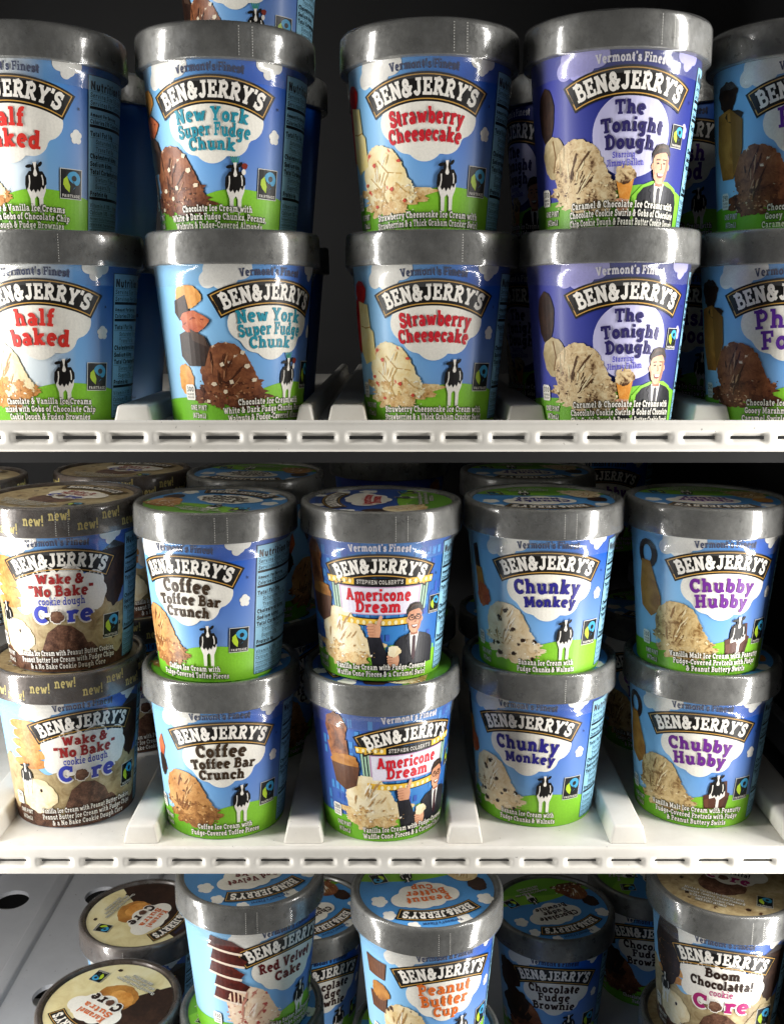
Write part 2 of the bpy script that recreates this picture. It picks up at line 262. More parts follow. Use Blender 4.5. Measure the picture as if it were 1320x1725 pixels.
# ------------------------------------------------------------------ printed pictures
BLK,WHT,GOLD='#14110f','#f4efe6','#c99a4a'
P=dict(
 vanilla=lambda:photo('vanilla',[(.25,'#b98f57'),(.42,'#e3cb98'),(.6,'#f3e6c3'),(.8,'#fbf4df')],180),
 cheese=lambda:photo('cheesecake',[(.25,'#c99a52'),(.42,'#ecd394'),(.6,'#f6e8bb'),(.8,'#fdf6dc')],170,'#d8503c',.13,110),
 crumb=lambda:photo('crumb',[(.25,'#7c5230'),(.42,'#c99a5a'),(.58,'#ead09a'),(.8,'#f6e6bf')],420),
 choc=lambda:photo('chocolate',[(.22,'#2c150d'),(.42,'#6b3a22'),(.6,'#935a38'),(.8,'#b98058')],260,'#f0dcc0',.07,120),
 chocskirt=lambda:photo('chocolate_crumble',[(.28,'#1e0d08'),(.45,'#4d2616'),(.6,'#7a452b'),(.8,'#a87550')],480,'#e8d0ac',.06,170),
 dark=lambda:photo('dark_chunk',[(.25,'#0f0806'),(.5,'#2c1a12'),(.8,'#4e3324')],220),
 coffee=lambda:photo('coffee',[(.25,'#6d4424'),(.42,'#b47d45'),(.6,'#d3a063'),(.8,'#e9c48d')],200,'#4a2a16',.1,160),
 coffeeskirt=lambda:photo('coffee_crumble',[(.25,'#3d2210'),(.45,'#8a5a2f'),(.62,'#c08a50'),(.8,'#dcae74')],460),
 cookie=lambda:photo('cookie_swirl',[(.3,'#20120b'),(.42,'#5a3a22'),(.5,'#cdb184'),(.7,'#efe0b6')],330),
 dough=lambda:photo('dough',[(.25,'#5c4630'),(.42,'#96805a'),(.6,'#bba980'),(.8,'#dfd2ae')],150,'#4a2f1c',.09,90),
 core=lambda:photo('core_crumble',[(.28,'#1b100c'),(.45,'#4a3024'),(.6,'#74513f'),(.8,'#a98a70')],620),
 biscuit=lambda:photo('biscuit',[(.25,'#70401c'),(.45,'#b87a3c'),(.62,'#d79f5b'),(.8,'#efc98a')],300),
 banana=lambda:photo('banana',[(.25,'#9a7448'),(.42,'#dcc296'),(.6,'#efdfbf'),(.8,'#faf1dd')],170,'#2e1a12',.17,130),
 malt=lambda:photo('malt_swirl',[(.3,'#3a2412'),(.42,'#8d693a'),(.52,'#d2b47c'),(.75,'#ecd9ab')],230),
 caramel=lambda:photo('caramel',[(.25,'#6e3e12'),(.45,'#a4692a'),(.65,'#cc9246'),(.85,'#f0c98a')],90),
 nut=lambda:photo('nut',[(.25,'#8a4a18'),(.45,'#c98234'),(.65,'#e8ad5c'),(.85,'#f6d596')],140),
 pecan=lambda:photo('pecan',[(.25,'#6a2412'),(.45,'#b04e2c'),(.65,'#d27a4e'),(.85,'#e8a67c')],200),
 redcake=lambda:photo('red_cake',[(.25,'#1f0906'),(.5,'#4a1710'),(.75,'#74271b'),(.9,'#9c3a2a')],380),
 redscoop=lambda:photo('red_velvet_scoop',[(.25,'#c08a68'),(.42,'#e6c3a2'),(.6,'#f2dcc2'),(.8,'#fbf0e0')],200,'#b8504a',.2,170),
 pbcup=lambda:photo('peanut_cup',[(.25,'#2b170e'),(.5,'#5a3622'),(.75,'#7d5136')],120),
 pbscoop=lambda:photo('peanut_scoop',[(.25,'#a07a44'),(.42,'#d9bd86'),(.6,'#eedbb0'),(.8,'#fbf1d6')],180,'#4b2c18',.14,110),
 berry=lambda:photo('strawberry',[(.25,'#7c0f10'),(.5,'#b81d1e'),(.75,'#d8403a')],160),
 slice=lambda:photo('cheesecake_slice',[(.25,'#d8b95e'),(.5,'#f0dc8f'),(.75,'#faf0bf')],140),
 skin=lambda:photo('skin',[(.25,'#a8684a'),(.5,'#d59a78'),(.75,'#e9b997')],120),
 suit=lambda:photo('suit',[(.25,'#0c0c10'),(.5,'#1b1b22'),(.75,'#2a2a33')],160),
 cone=lambda:photo('wafer',[(.25,'#a05a1a'),(.5,'#d68a34'),(.75,'#efb562')],260),
 choctopped=lambda:photo('dipped_wafer',[(.25,'#23110a'),(.45,'#5f3219'),(.6,'#a5673a'),(.85,'#e2b888')],150),
)
def banner(a,cx=0,top=79.,k=1.,lay=4,dec=1):
    Ro,Ri,ha=72.5*k,58.3*k,28.6; yc=top-Ro
    def sec(ro,ri,h2,n=22):
        t=np.radians(np.linspace(-h2,h2,n)); return [(cx+ro*math.sin(x),yc+ro*math.cos(x)) for x in t]+[(cx+ri*math.sin(x),yc+ri*math.cos(x)) for x in t[::-1]]
    a.poly(sec(Ro,Ri,ha),BLK,lay)
    i=1.25*k; p=sec(Ro-i,Ri+i,ha-1.25); a.line(p+[p[0]],.55*k,GOLD,lay+1)
    return yc,Ri
def banner_letters(a,cx,yc,Ri,k=1.,lay=6,dec=1):
    rb=Ri+3.1*k; a.text("BEN&JERRY'S",cx,yc+rb,8.2*k,WHT,lay,t=.25,arch=rb,width=53.5*k,space=.0,grow=.05,dec=dec)
def cow(a,cx,cy,k=1,lay=4,sit=False):
    f=lambda p:xf(p,cx,cy,k)
    if sit:
        a.poly(f([(-8,2),(7,2),(9,12),(7,13),(6,21),(-5,20),(-6,12),(-9,11)]),'#5a3325',lay-1); a.poly(f([(-8.4,8),(-5.4,9),(-5,3),(-7.4,3)]),'#6e4230',lay); a.poly(f([(6.2,9),(8.6,9),(7,3),(5,3)]),'#4a291d',lay)
    a.poly(f([(-3.4,0),(-1.5,0),(-1.3,7),(0,8.4),(1.0,7),(1.1,0),(3,0),(3.2,7),(4.8,11),(5.2,16),(4.2,19),(-4,19),(-5.4,15),(-5,11),(-3.6,7)]) if not sit else f([(-.4,1),(1.6,1),(1.8,8),(5.4,10.5),(5.2,16),(4.2,19),(-4,19),(-5.4,14),(-5,9),(-1.5,10),(-.2,8)]),WHT,lay)
    a.poly(f([(-5.6,11),(-4.3,13),(-2.9,10.4),(-1.6,11.8),(-.6,9.8),(.6,11.8),(1.6,10.4),(2.6,13),(3.8,11.6),(4.6,13.6),(5.5,14.5),(5.4,17.6),(3.6,20.8),(-3.4,20.8),(-5.5,18),(-6,14)]),BLK,lay+1)
    for x0,y0,x1,y1 in ((-3.4,18.6,-4,12.2),(3.1,19,3.5,13.8)): a.line(f([(x0,y0),((x0+x1)/2+.3,(y0+y1)/2),(x1,y1)]),.6*k,WHT,lay+2)
    a.ell(*xf([(-.2,21.6)],cx,cy,k)[0],2.1*k,3.5*k,BLK,lay+2)
    a.ell(*xf([(-3.3,23.2)],cx,cy,k)[0],1.9*k,.9*k,BLK,lay+2,12); a.ell(*xf([(2.5,24.3)],cx,cy,k)[0],1.6*k,.85*k,BLK,lay+2,50)
    a.poly(f([(-1.2,25.2),(.7,25.4),(.15,22),(.9,19.3),(.3,18.2),(-.8,18.2),(-1.3,19.3),(-.5,22)]),WHT,lay+3)
def fair(a,cx,cy,k=1,lay=4,rot=0,dec=2):
    f=lambda p:xf(p,cx,cy,k,rot)
    a.poly(f([(-6.3,-7.8),(6.3,-7.8),(6.3,7.8),(-6.3,7.8)]),'#d8d8d0',lay); a.poly(f([(-5.9,-7.4),(5.9,-7.4),(5.9,7.4),(-5.9,7.4)]),'#0d0f10',lay+1)
    a.poly(f(A(1.3,2.6,3.9,4.0,150,-75,14)+[(.2,-3.6),(3.2,-.6),(1,.4),(-.9,1.6),(-2.3,3.6)]),'#3fa0cf',lay+2)
    a.poly(f([(.4,2.2),(2.4,-1.6),(-1.2,-4.6),(1.8,-4.7),(4.4,-2.2),(5,0),(2.6,-.6)]),'#0d0f10',lay+3)
    a.ell(*f([(1.6,3.0)])[0],1.45*k,1.45*k,'#0d0f10',lay+3)
    a.poly(f([(-4.4,2.2),(-2.4,4.0),(-1.6,1.4),(-.6,-1.2),(-1.0,-4.4),(-3.4,-2.4),(-4.6,-.4)]),'#b6d433',lay+2)
    a.text('FAIRTRADE',*f([(0,-6.9)])[0],1.55*k,WHT,lay+2,t=.17,slab=False,width=10.4*k,rot=rot,dec=dec)
def hills(a,c1='#86c832',c2='#6fb428',c3='#58a026'):
    hl=[(u,max(1,23-((u-13)/9.2)**2*.85) if u<13 else max(1,23-((u-13)/13.)**2*.9)) for u in np.linspace(-26,60,30)]
    a.poly([(-26,0.3)]+hl+[(60,0.3)],c1,1)
    a.poly([(-84,.3)]+[(u,15.5-((u+33)/14.)**2*1.25 if u>-33 else 15.5-((u+33)/30)**2*1.5) for u in np.linspace(-84,15,30)]+[(15,.3)],c2,2)
    a.poly([(-84,.3)]+[(u,9.6-((u+30)/40)**2*4) for u in np.linspace(-84,58,24)]+[(58,.3)],c3,0)
def topclouds(new,c='#f1efe8'):
    a=new('cloud')
    a.poly(cloud_pts([(-30,83,6),(-24,81,6.5),(-17,84,6),(-34,78,4.5),(-27,78,5)]),c,1)
    a=new('cloud#1'); a.poly(cloud_pts([(27,85,3.5),(31,83,4),(35,85,3.5),(30,80.5,2.6)]),c,1)
    a=new('cloud#2'); small(a,35,50,1,c)
def small(a,cx,cy,k,c): a.poly(cloud_pts([(cx,cy+2.0*k,1.9*k),(cx-1.7*k,cy+.6*k,1.6*k),(cx+1.6*k,cy+.9*k,1.6*k),(cx-1*k,cy-1.6*k,1.7*k),(cx+1.1*k,cy-1.7*k,1.7*k)],40),c,1)
def scoop(a,cx,cy,w,hh,dome,skirt,seed=1,lay=4,light=None,tones=None):
    """photograph of a scoop: rolled ball leaning on a torn, crumbly foot"""
    rg=random.Random(seed*7+1); dk,lt=tones or ('#b48c58','#fdf5e2'); X=lambda f:cx+f*w; Y=lambda f:cy+f*hh
    a.poly(blob(X(.02),Y(-.25),w*.50,hh*.23,.26,seed,110,(2,3,5,8,13,19,29,41)),skirt,lay)
    ball=[(-.40,-.12),(-.44,.08),(-.40,.26),(-.28,.42),(-.12,.49),(.06,.46),(.20,.36),(.29,.20),(.36,.04),(.44,-.10),(.47,-.24),(.34,-.30),(.16,-.24),(0,-.31),(-.18,-.25),(-.30,-.30)]
    n=len(ball); pts=[]
    for i in range(n):                      # rounded, slightly torn outline
        p0,p1,p2,p3=[np.array(ball[(i+k)%n]) for k in (-1,0,1,2)]
        for t in np.linspace(0,1,6,endpoint=False):
            v=.5*((2*p1)+(-p0+p2)*t+(2*p0-5*p1+4*p2-p3)*t*t+(-p0+3*p1-3*p2+p3)*t**3); jt=.012 if i<9 else .03
            pts.append((X(v[0]+rg.uniform(-jt,jt)),Y(v[1]+rg.uniform(-jt,jt))))
    a.poly(pts,dome,lay+1)
    for i in range(7):
        t=rg.uniform(0,6.28); a.poly(blob(X(.05+.42*math.cos(t)*rg.uniform(.5,1)),Y(-.27+.15*math.sin(t)),w*rg.uniform(.07,.15),hh*rg.uniform(.05,.10),.3,seed+i,46,(3,5,9,13,17,23)),skirt,lay+2)
    for i in range(12):
        t=rg.uniform(0,6.28); rr=rg.uniform(.15,.8); x=X(-.06+.34*rr*math.cos(t)); y=Y(.1+.34*rr*math.sin(t)); an=rg.uniform(50,75)-55*(x-cx)/w*2; L=rg.uniform(.05,.13)*w
        a.poly(xf(blob(0,0,L,.10*L+.12,.35,seed+i,22,(2,3,5,7)),x,y,1,an),dk if i%3 else lt,lay+3)
    for i in range(40):
        x=X(rg.uniform(-.46,.52)); y=Y(-rg.uniform(.06,.44)); s=rg.uniform(.25,.8); a.poly(blob(x,y,s*1.2,s*.8,.35,seed+i,9,(2,3)),dk if i%2 else lt,lay+4)
def chunks(a,pts,m,lay,s=2.2,seed=0):
    rg=random.Random(seed)
    for x,y in pts:
        n=rg.choice((4,5)); t0=rg.uniform(0,6); a.poly([(x+s*rg.uniform(.6,1.1)*math.cos(t0+i*6.28/n),y+s*rg.uniform(.6,1.1)*math.sin(t0+i*6.28/n)) for i in range(n)],m,lay)
def man(a,cx,cy,k=1,glasses=False,lay=5,hair='#2a1c14'):
    f=lambda p:xf(p,cx,cy,k); sk=P['skin']()
    a.poly(f([(-14.5,-17),(17,-17),(16.6,-4),(14.6,.4),(10,3),(3.5,4.8),(-3.5,4.8),(-9.6,2.8),(-12.8,-.6),(-13.8,-6)]),P['suit'](),lay)
    a.poly(f([(-3.4,5),(3.4,5),(4.2,1),(1.4,-12),(-.8,-12),(-4.2,1)]),'#eceae4',lay+1)
    a.poly(f([(-1,3),(1.2,3),(1.7,-11),(.3,-14),(-1.2,-11)]),'#3a1420' if glasses else '#1c1622',lay+2)
    a.poly(f([(-2.7,3.4),(2.7,3.4),(2.9,9),(-2.9,9)]),sk,lay+2)
    a.poly(f([(-5.2,17),(-5,12),(-4,7.6),(-2,5.3),(0,4.8),(2,5.3),(4,7.6),(5,12),(5.2,17),(3,21),(-3,21)]),sk,lay+3)
    a.poly(f([(-5.6,15.5),(-5.9,20),(-3.6,24),(0,25),(3.8,24.2),(5.9,20),(5.6,15.5),(4.7,19),(2.5,20.6),(-1.5,20),(-4.7,18.8)]),hair,lay+4)
    for s in (-1,1):
        a.ell(*f([(s*5.3,13.4)])[0],.8*k,1.6*k,sk,lay+2); a.ell(*f([(s*2.1,15)])[0],.75*k,.42*k,'#241712',lay+5); a.line(f([(s*3.3,16.7),(s*1,16.9)]),.5*k,hair,lay+5)
        if glasses:
            q=A(s*2.3,14.8,2.0,1.5,0,360,13); a.line(f(q),.38*k,'#1a1414',lay+6)
    if glasses: a.line(f([(-.4,15),(.4,15)]),.38*k,'#1a1414',lay+6)
    a.poly(f([(5.1,17),(4.9,12),(3.9,7.7),(2,5.4),(2.6,9),(3.4,13),(3.6,17.5)]),'#b97a5a',lay+4); a.poly(f([(-4.6,12.5),(-3,13),(-2.2,11),(-3.6,9.4)]),'#e8a98a',lay+4); a.poly(f([(-2.6,5.2),(0,4.6),(2.6,5.2),(2.8,3.6),(-2.7,3.6)]),'#a86a4c',lay+4)
    for s in (-1,1): a.poly(f([(s*3.6,5),(s*6.4,1.5),(s*4.6,.4),(s*5.2,-1.2),(s*1.2,-12.5)]),'#2c2c36',lay+2); a.poly(f([(s*3.3,5.3),(s*.4,3.2),(s*2.6,.8)]),'#fbfaf6',lay+3)
    a.poly(f([(-4.6,20.6),(-1,22.6),(3,22.4),(1,23.8),(-2.6,23.6)]),'#4a362a',lay+5)
    a.line(f([(0,15),(.7,12.2),(-.3,11.9)]),.35*k,'#a06446',lay+5)
    a.poly(f([(-2.5,10.2),(2.5,10.2),(1.5,8.2),(0,7.7),(-1.5,8.2)]),'#7a2a22',lay+5); a.poly(f([(-2.1,10),(2.1,10),(1.3,8.9),(-1.3,8.9)]),WHT,lay+6)
def hand(a,cx,cy,k=1,lay=7,thumb=True):
    sk=P['skin'](); f=lambda p:xf(p,cx,cy,k)
    a.poly(f([(-3.4,-5),(2.6,-5),(3.4,-1),(3,2.4),(-3.2,2.6),(-4.2,0)]),sk,lay)
    for i in range(4): a.ell(*f([(-2.6+.2*i,2.0-1.6*i)])[0],2.2*k,.9*k,sk,lay+1,8); a.line(f([(-4.2+.2*i,1.1-1.6*i),(-.8,1.2-1.6*i)]),.22*k,'#a8684a',lay+2)
    if thumb: a.poly(f([(.6,1.5),(2.6,1.5),(4.3,6.6),(3.5,7.6),(2.5,7)]),sk,lay+1)
NUT=[("Nutrition Facts",4.4,.24),("Serving Size 1/2 cup (106g)",2.5,.13),("Servings Per Container 4",2.5,.13),None,("Amount Per Serving",1.9,.24),("Calories 270  Calories from Fat 130",2.2,.2),None,("Total Fat 14g",2.6,.22),("   Saturated Fat 9g",2.4,.13),("   Trans Fat 0g",2.4,.13),("Cholesterol 65mg",2.6,.24),("Sodium 65mg",2.6,.22),("Total Carbohydrate 30g",2.6,.24),("   Dietary Fiber 1g",2.4,.13),("   Sugars 27g",2.4,.13),("Protein 4g",2.6,.24),None,("Vitamin A 10%  -  Vitamin C 0%",2.3,.13),("Calcium 10%  -  Iron 6%",2.3,.13),("Percent Daily Values are based on a 2,000",1.6,.13),("calorie diet. Your daily values may be higher",1.6,.13),("or lower depending on your calorie needs",1.6,.13)]
def nutrition(a,u0=42,w=38):
    a.rect(u0,2,u0+w,82.5,'#1a3a55',3); a.rect(u0+.35,2.35,u0+w-.35,82.1,'#8fc3de',4)
    y=79.5
    for L in NUT:
        if L is None: a.rect(u0+1,y-.6,u0+w-1,y+.9,'#10161c',5); y-=2.4; continue
        tx,sz,t=L; y-=sz*1.0; ind=4 if tx.startswith(' ') else 0
        a.text(tx.strip(),u0+1.2+ind,y,sz,'#10161c',5,t=t*1.15,slab=False,align=-1,xs=.8,dec=2,space=.08); a.rect(u0+1+ind,y-.75,u0+w-1,y-.6,'#10161c',5); y-=1.35
    for c in range(5):
        for d,tx in enumerate(("Total Fat","Sat Fat","Cholesterol","Sodium","Total Carb")):
            pass
    for d,tx in enumerate(("Total Fat  Less than","Sat Fat  Less than","Cholesterol Less than","Sodium  Less than","Total Carbohydrate")):
        y-=1.7
        if y>3.2: a.text(tx,u0+1.2,y,1.5,'#10161c',5,t=.11,slab=False,align=-1,xs=.8,dec=3)
        y-=.5
def desc(a,lines,c=WHT,oc='#23310f',cx=1.,y0=None,sz=3.5):
    n=len(lines); y0=y0 if y0 is not None else (11.5 if n==3 else 7.5)
    for i,tx in enumerate(lines):
        a.text(tx,cx,y0-i*4.3,3.4,c,14,t=.21,width=min(64,len(tx)*1.75),arch=420,outline=(oc,.24),dec=2,space=.07)
def pint(a,u=-45):
    a.text('ONE PINT',u,8.0,2.9,WHT,9,t=.17,slab=False,outline=('#23310f',.2),width=11.5,dec=2); a.text('(473mL)',u,3.6,2.9,WHT,9,t=.17,slab=False,outline=('#23310f',.2),width=9.5,dec=2)
def badge(a,tx,u=-50,v=17.5):
    a.poly(xf([(-3,-4),(3,-4),(3.4,-3),(3.4,3.4),(2.4,4.6),(-2.4,4.6),(-3.4,3.4),(-3.4,-3)],u,v),'#f0ede4',8); a.text(tx,u,v+.6,2.9,'#2c2a26',9,t=.13,slab=False,width=5.6,dec=2); a.text('CALORIES',u,v-1.3,1.1,'#2c2a26',9,t=.14,slab=False,width=5.2,dec=3); a.text('PER 1/2 CUP',u,v-3,1.0,'#2c2a26',9,t=.14,slab=False,width=5.,dec=3)
# --- toppings drawn at the left of the scoop
def top_nuts(a):
    a.poly(blob(-45,68,6.4,6,.07,3),P['nut'](),5); a.poly([(-52,66),(-46,69),(-44,58),(-50,56),(-52.5,60)],P['dark'](),6)
    a.poly(blob(-43,55.5,6.6,5.4,.1,8),P['pecan'](),7); a.line([(-48,54),(-43,57.5),(-38,56.5)],.7,'#8a3a20',8)
    a.poly([(-51,49),(-45,52),(-38,48),(-36,43),(-39,33),(-47,33),(-51,38)],P['dark'](),6); a.poly([(-45,52),(-38,48),(-37,43),(-44,46)],'#4a372c',7)
    a.poly(blob(-50,26,4.5,8,.1,4),P['nut'](),3)
    chunks(a,[(-22,40),(-31,34),(-27,25),(-17,26),(-35,24),(-20,33),(-30,20),(-38,15)],'#ead9bd',9,1.5,3)
def top_cheesecake(a):
    a.poly(blob(-47,70,5.2,6.5,.06,2),P['berry'](),5); a.poly(blob(-52,52,5,14,.08,5),P['berry'](),4)
    a.poly([(-49,66),(-41,64),(-40,52),(-38,50),(-37.5,36),(-46,33),(-50,40)],P['slice'](),6); a.line([(-48,53),(-44,52),(-40,52.5)],.6,'#c49a3a',7)
    chunks(a,[(-33,36),(-20,37),(-24,24),(-33,16),(-39,27),(-18,18)],'#d2513c',9,1.25,5); 
    for p in ([(-31,38),(-26,32),(-19,31)],[(-36,30),(-30,24),(-27,17)],[(-22,27),(-17,22)]): a.line(p,.5,'#c9a25c',8)
def top_fudge(a):
    a.poly(blob(-46,70,6,7.5,.12,2),P['dark'](),5); a.poly(blob(-42,60,5,3,.1,2),P['dark'](),6)
    a.poly([(-53,62),(-44,64),(-37,58),(-37,44),(-42,30),(-50,30),(-54,44)],P['caramel'](),6); a.poly([(-44,64),(-37,58),(-37,44),(-42,32),(-43,48)],'#8a5d28',7)
def top_cookies(a):
    a.poly(blob(-46,58,5,13,.05,2),P['dark'](),4); a.poly(blob(-42,38,6.5,10,.06,2),P['dough'](),5); a.line([(-42,46),(-40.5,38),(-42,31)],.7,'#7c5a2c',6)
def top_cones(a):
    a.poly(blob(-45,70,6,12,.1,2),P['choctopped'](),4); a.poly([(-51,62),(-39,66),(-38,52),(-48,50)],P['choctopped'](),5)
    a.poly(blob(-41,51,8,6,.1,6),P['caramel'](),6); a.poly([(-49,50),(-33,50),(-35,38),(-41,34),(-47,38)],P['pbcup'](),7)
def top_banana(a):
    a.poly([(-52,74),(-47,76),(-45,60),(-50,58)],P['dark'](),4); a.poly([(-50,62),(-44,62),(-42,50),(-49,48)],P['caramel'](),5); a.poly(blob(-44,46,5.5,7,.13,7),P['pecan'](),6); chunks(a,[(-33,36),(-25,30),(-20,24),(-34,20),(-29,40),(-25,15)],P['dark'](),9,1.6,4)
def top_pretzel(a):
    a.line(A(-46,70,4.6,7,0,360,16),3.2,'#3a2216',4); a.poly([(-50,66),(-44,66),(-41,56),(-38,46),(-38,38),(-44,33),(-51,38),(-52,50)],P['caramel'](),5)
def top_toffee(a):
    a.poly([(-46,58),(-42,64),(-40,56),(-43,48),(-40,42),(-46,40)],P['pecan'](),4); a.poly(blob(-44,44,3,7,.1,3),P['dark'](),5)
def top_cake(a):
    for i,(x,y) in enumerate(((-40,73),(-39,64),(-40.5,55),(-38,46),(-39,37))):
        a.poly(xf([(-9,-4),(8,-3),(9.4,1),(2,4.4),(-9,3.4)],x,y,1,-14),P['redcake'](),5+(i%2)); a.poly(xf([(-9,-5.2),(9,-4.2),(9,-2.6),(-9,-3.8)],x,y,1,-14),'#ecd9c6',7)
def top_pb(a):
    for y,k in ((64,1.),(40,.9)):
        a.poly(xf([(-7,6),(7,6),(5.6,-6),(-5.6,-6)],-45,y,k),P['pbcup'](),5)
        for i in range(7): a.line(xf([(-6+i*2,5.5),(-4.8+i*1.6,-5.6)],-45,y,k),.5,'#7a5138',6)
    a.poly(blob(-43,49,6,6,.08,3),P['caramel'](),6)
def top_brownie(a):
    a.poly(blob(-40,58,9,13,.14,3),P['dark'](),5); a.poly(blob(-34,36,11,14,.14,5),P['dark'](),6)
def grow(a,ku=1.28,kv=1.06,u0=-40,v0=46):
    for V in a.V: V[:,0]=u0+(V[:,0]-u0)*ku; V[:,1]=v0+(V[:,1]-v0)*kv
def marquee(a,d=-1.6):
    T=lambda pts:[(x,y+d) for x,y in pts]
    a.poly(T([(-34,66),(34,66),(33,61),(-33,61)]),BLK,4-1); a.poly(T([(-33.4,65.5),(-15,65.5),(-15,61.6),(-32.6,61.6)]),'#f0c040',4); a.poly(T([(15,65.5),(33.4,65.5),(32.6,61.6),(15,61.6)]),'#f0c040',4)
    a.poly(T([(-31,61.4),(31,61.4),(29,45),(-29,45)]),'#22303a',2)
    for s in (-1,1):
        for i in range(3): a.poly(T([(s*(30.2-i*2),61),(s*(29-i*2),61),(s*(27.8-i*2),45.4),(s*(28.9-i*2),45.4)]),'#a9cdb2',3)
    a.poly(T([(-25,60.6),(25,60.6),(24,43.4),(-24,43.4)]),'#c9a2c6',4); a.poly(T([(-24,60),(24,60),(23,44),(-23,44)]),'#e6e2f0',5)
    lo=[(u,42.6-((1-(u/27)**2)*1.2)+d) for u in np.linspace(-27,27,14)]; a.poly(lo+[(u,v-5) for u,v in lo[::-1]],BLK,4); a.poly([(u*.98,v-.6) for u,v in lo]+[(u*.98,v-4.4) for u,v in lo[::-1]],'#f0c040',5)
    for i in range(14): a.ell(-25+i*3.85,39.7+d-(1-((-25+i*3.85)/27)**2)*1.2,1.1,1.4,'#fbeeb8',6,n=10)
    for i in range(5):
        for s in (-1,1): a.ell(s*(17.5+i*3.6),63.6+d,1.0,1.3,'#fbeeb8',5,n=10)
F={}
def fl(k,**d): F[k]=d
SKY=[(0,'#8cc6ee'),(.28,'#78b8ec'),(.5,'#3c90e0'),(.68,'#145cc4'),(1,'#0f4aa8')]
fl('HB',sky=('half',[(0,'#cfe3ee'),(.3,'#f6f2e6'),(.52,'#eaf0f2'),(.68,'#5b9fdc'),(.85,'#1f62b6'),(1,'#1a579f')]),col='#d8342c',lines=[('half',9.4,54,-2,.24),('baked',9.4,43.5,0,.24)],sc=('vanilla','biscuit'),top=None,desc=["Chocolate & Vanilla Ice Creams","mixed with Gobs of Chocolate Chip","Cookie Dough & Fudge Brownies"],cal='270')
fl('NY',sky=('std',SKY),col='#2a93a8',lines=[('New York',7.4,56.5,0,.22),('Super Fudge',7.0,49.3,1,.22),('Chunk',6.8,42.2,0,.22)],sc=('choc','chocskirt'),top=top_nuts,desc=["Chocolate Ice Cream with","White & Dark Fudge Chunks, Pecans,","Walnuts & Fudge-Covered Almonds"],cal='300')
fl('ST',sky=('std',SKY),col='#cf2431',lines=[('Strawberry',8.2,54.3,1,.25),('Cheesecake',7.6,45.8,0,.25)],sc=('cheese','crumb'),top=top_cheesecake,desc=["Strawberry Cheesecake Ice Cream with","Strawberries & a Thick Graham Cracker Swirl"],cal='260')
fl('TD',sky=('night',[(0,'#4a50a8'),(.18,'#343c98'),(.4,'#252f86'),(1,'#1e2870')]),col='#2a2360',lines=[('The',7.2,56.2,0,.24),('Tonight',7.2,48.0,2,.24),('Dough',7.2,39.8,1,.24)],sc=('cookie','cookie'),top=top_cookies,desc=["Caramel & Chocolate Ice Creams with","Chocolate Cookie Swirls & Gobs of Chocolate","Chip Cookie Dough & Peanut Butter Cookie Dough"],cal='310')
fl('PF',sky=('std',SKY),col='#5b2a94',lines=[('Phish',10.5,53,0,.2),('Food',10.5,42,1,.2)],sc=('choc','chocskirt'),top=top_fudge,desc=["Chocolate Ice Cream with","Gooey Marshmallow Swirls,","Caramel Swirls & Fudge Fish"],cal='290')
fl('WB',sky=('std',SKY),col='#9c2a2a',lines=[('Wake &',6.4,57,0,.24),('"No Bake"',7.0,49.2,0,.24)],sc=('dough','dough'),top=None,desc=["Vanilla Ice Cream with Peanut Butter Cookies,","Peanut Butter Ice Cream with Fudge Chips","& a No Bake Cookie Dough Core"],cal='280')
fl('CT',sky=('std',SKY),col='#3b2a18',lines=[('Coffee',8.4,56.2,0,.24),('Toffee Bar',6.8,48.6,1,.24),('Crunch',6.8,41.2,0,.24)],sc=('coffee','coffeeskirt'),top=top_toffee,desc=["Coffee Ice Cream with","Fudge-Covered Toffee Pieces"],cal='280')
fl('AM',sky=('city',[(0,'#3f4fa8'),(.25,'#3a78c4'),(.6,'#2f7cc6'),(1,'#2a4fa4')]),col='#cf2230',lines=[('Americone',7.6,50.6,-1,.25),('Dream',7.4,43.4,-1,.25)],sc=('vanilla','crumb'),top=top_cones,desc=["Vanilla Ice Cream with Fudge-Covered","Waffle Cone Pieces & a Caramel Swirl"],cal='280')
fl('CM',sky=('std',SKY),col='#2b2585',lines=[('Chunky',9.4,53,0,.25),('Monkey',7.0,44.6,2,.25)],sc=('banana','banana'),top=top_banana,desc=["Banana Ice Cream with","Fudge Chunks & Walnuts"],cal='290')
fl('CH',sky=('std',SKY),col='#6d2a8c',lines=[('Chubby',8.8,53.5,0,.25),('Hubby',8.6,43.8,0,.25)],sc=('malt','malt'),top=top_pretzel,desc=["Vanilla Malt Ice Cream with Peanutty","Fudge-Covered Pretzels with Fudge","& Peanut Buttery Swirls"],cal='350')
fl('RV',sky=('std',SKY),col='#6a1a1c',lines=[('Red Velvet',7.6,54.5,0,.22),('Cake',7.4,45.6,1,.22)],sc=('redscoop','redscoop'),top=top_cake,desc=["Red Velvet Cake Batter Ice Cream with","Red Velvet Cake Pieces & a","Cream Cheese Frosting Swirl"],cal='250')
fl('PB',sky=('std',SKY),col='#e0702c',lines=[('Peanut',8.4,56,0,.22),('Butter',8.4,47.2,0,.22),('Cup',7.6,39.4,1,.22)],sc=('pbscoop','pbscoop'),top=top_pb,desc=["Peanut Butter Ice Cream with","Peanut Butter Cups"],cal='360')
fl('CFB',sky=('std',SKY),col='#3a2219',lines=[('Chocolate',7.4,56.4,0,.24),('Fudge',7.0,48.8,0,.24),('Brownie',7.0,41.2,0,.24)],sc=('choc','chocskirt'),top=top_brownie,desc=["Chocolate Ice Cream with","Fudge Brownies"],cal='260')
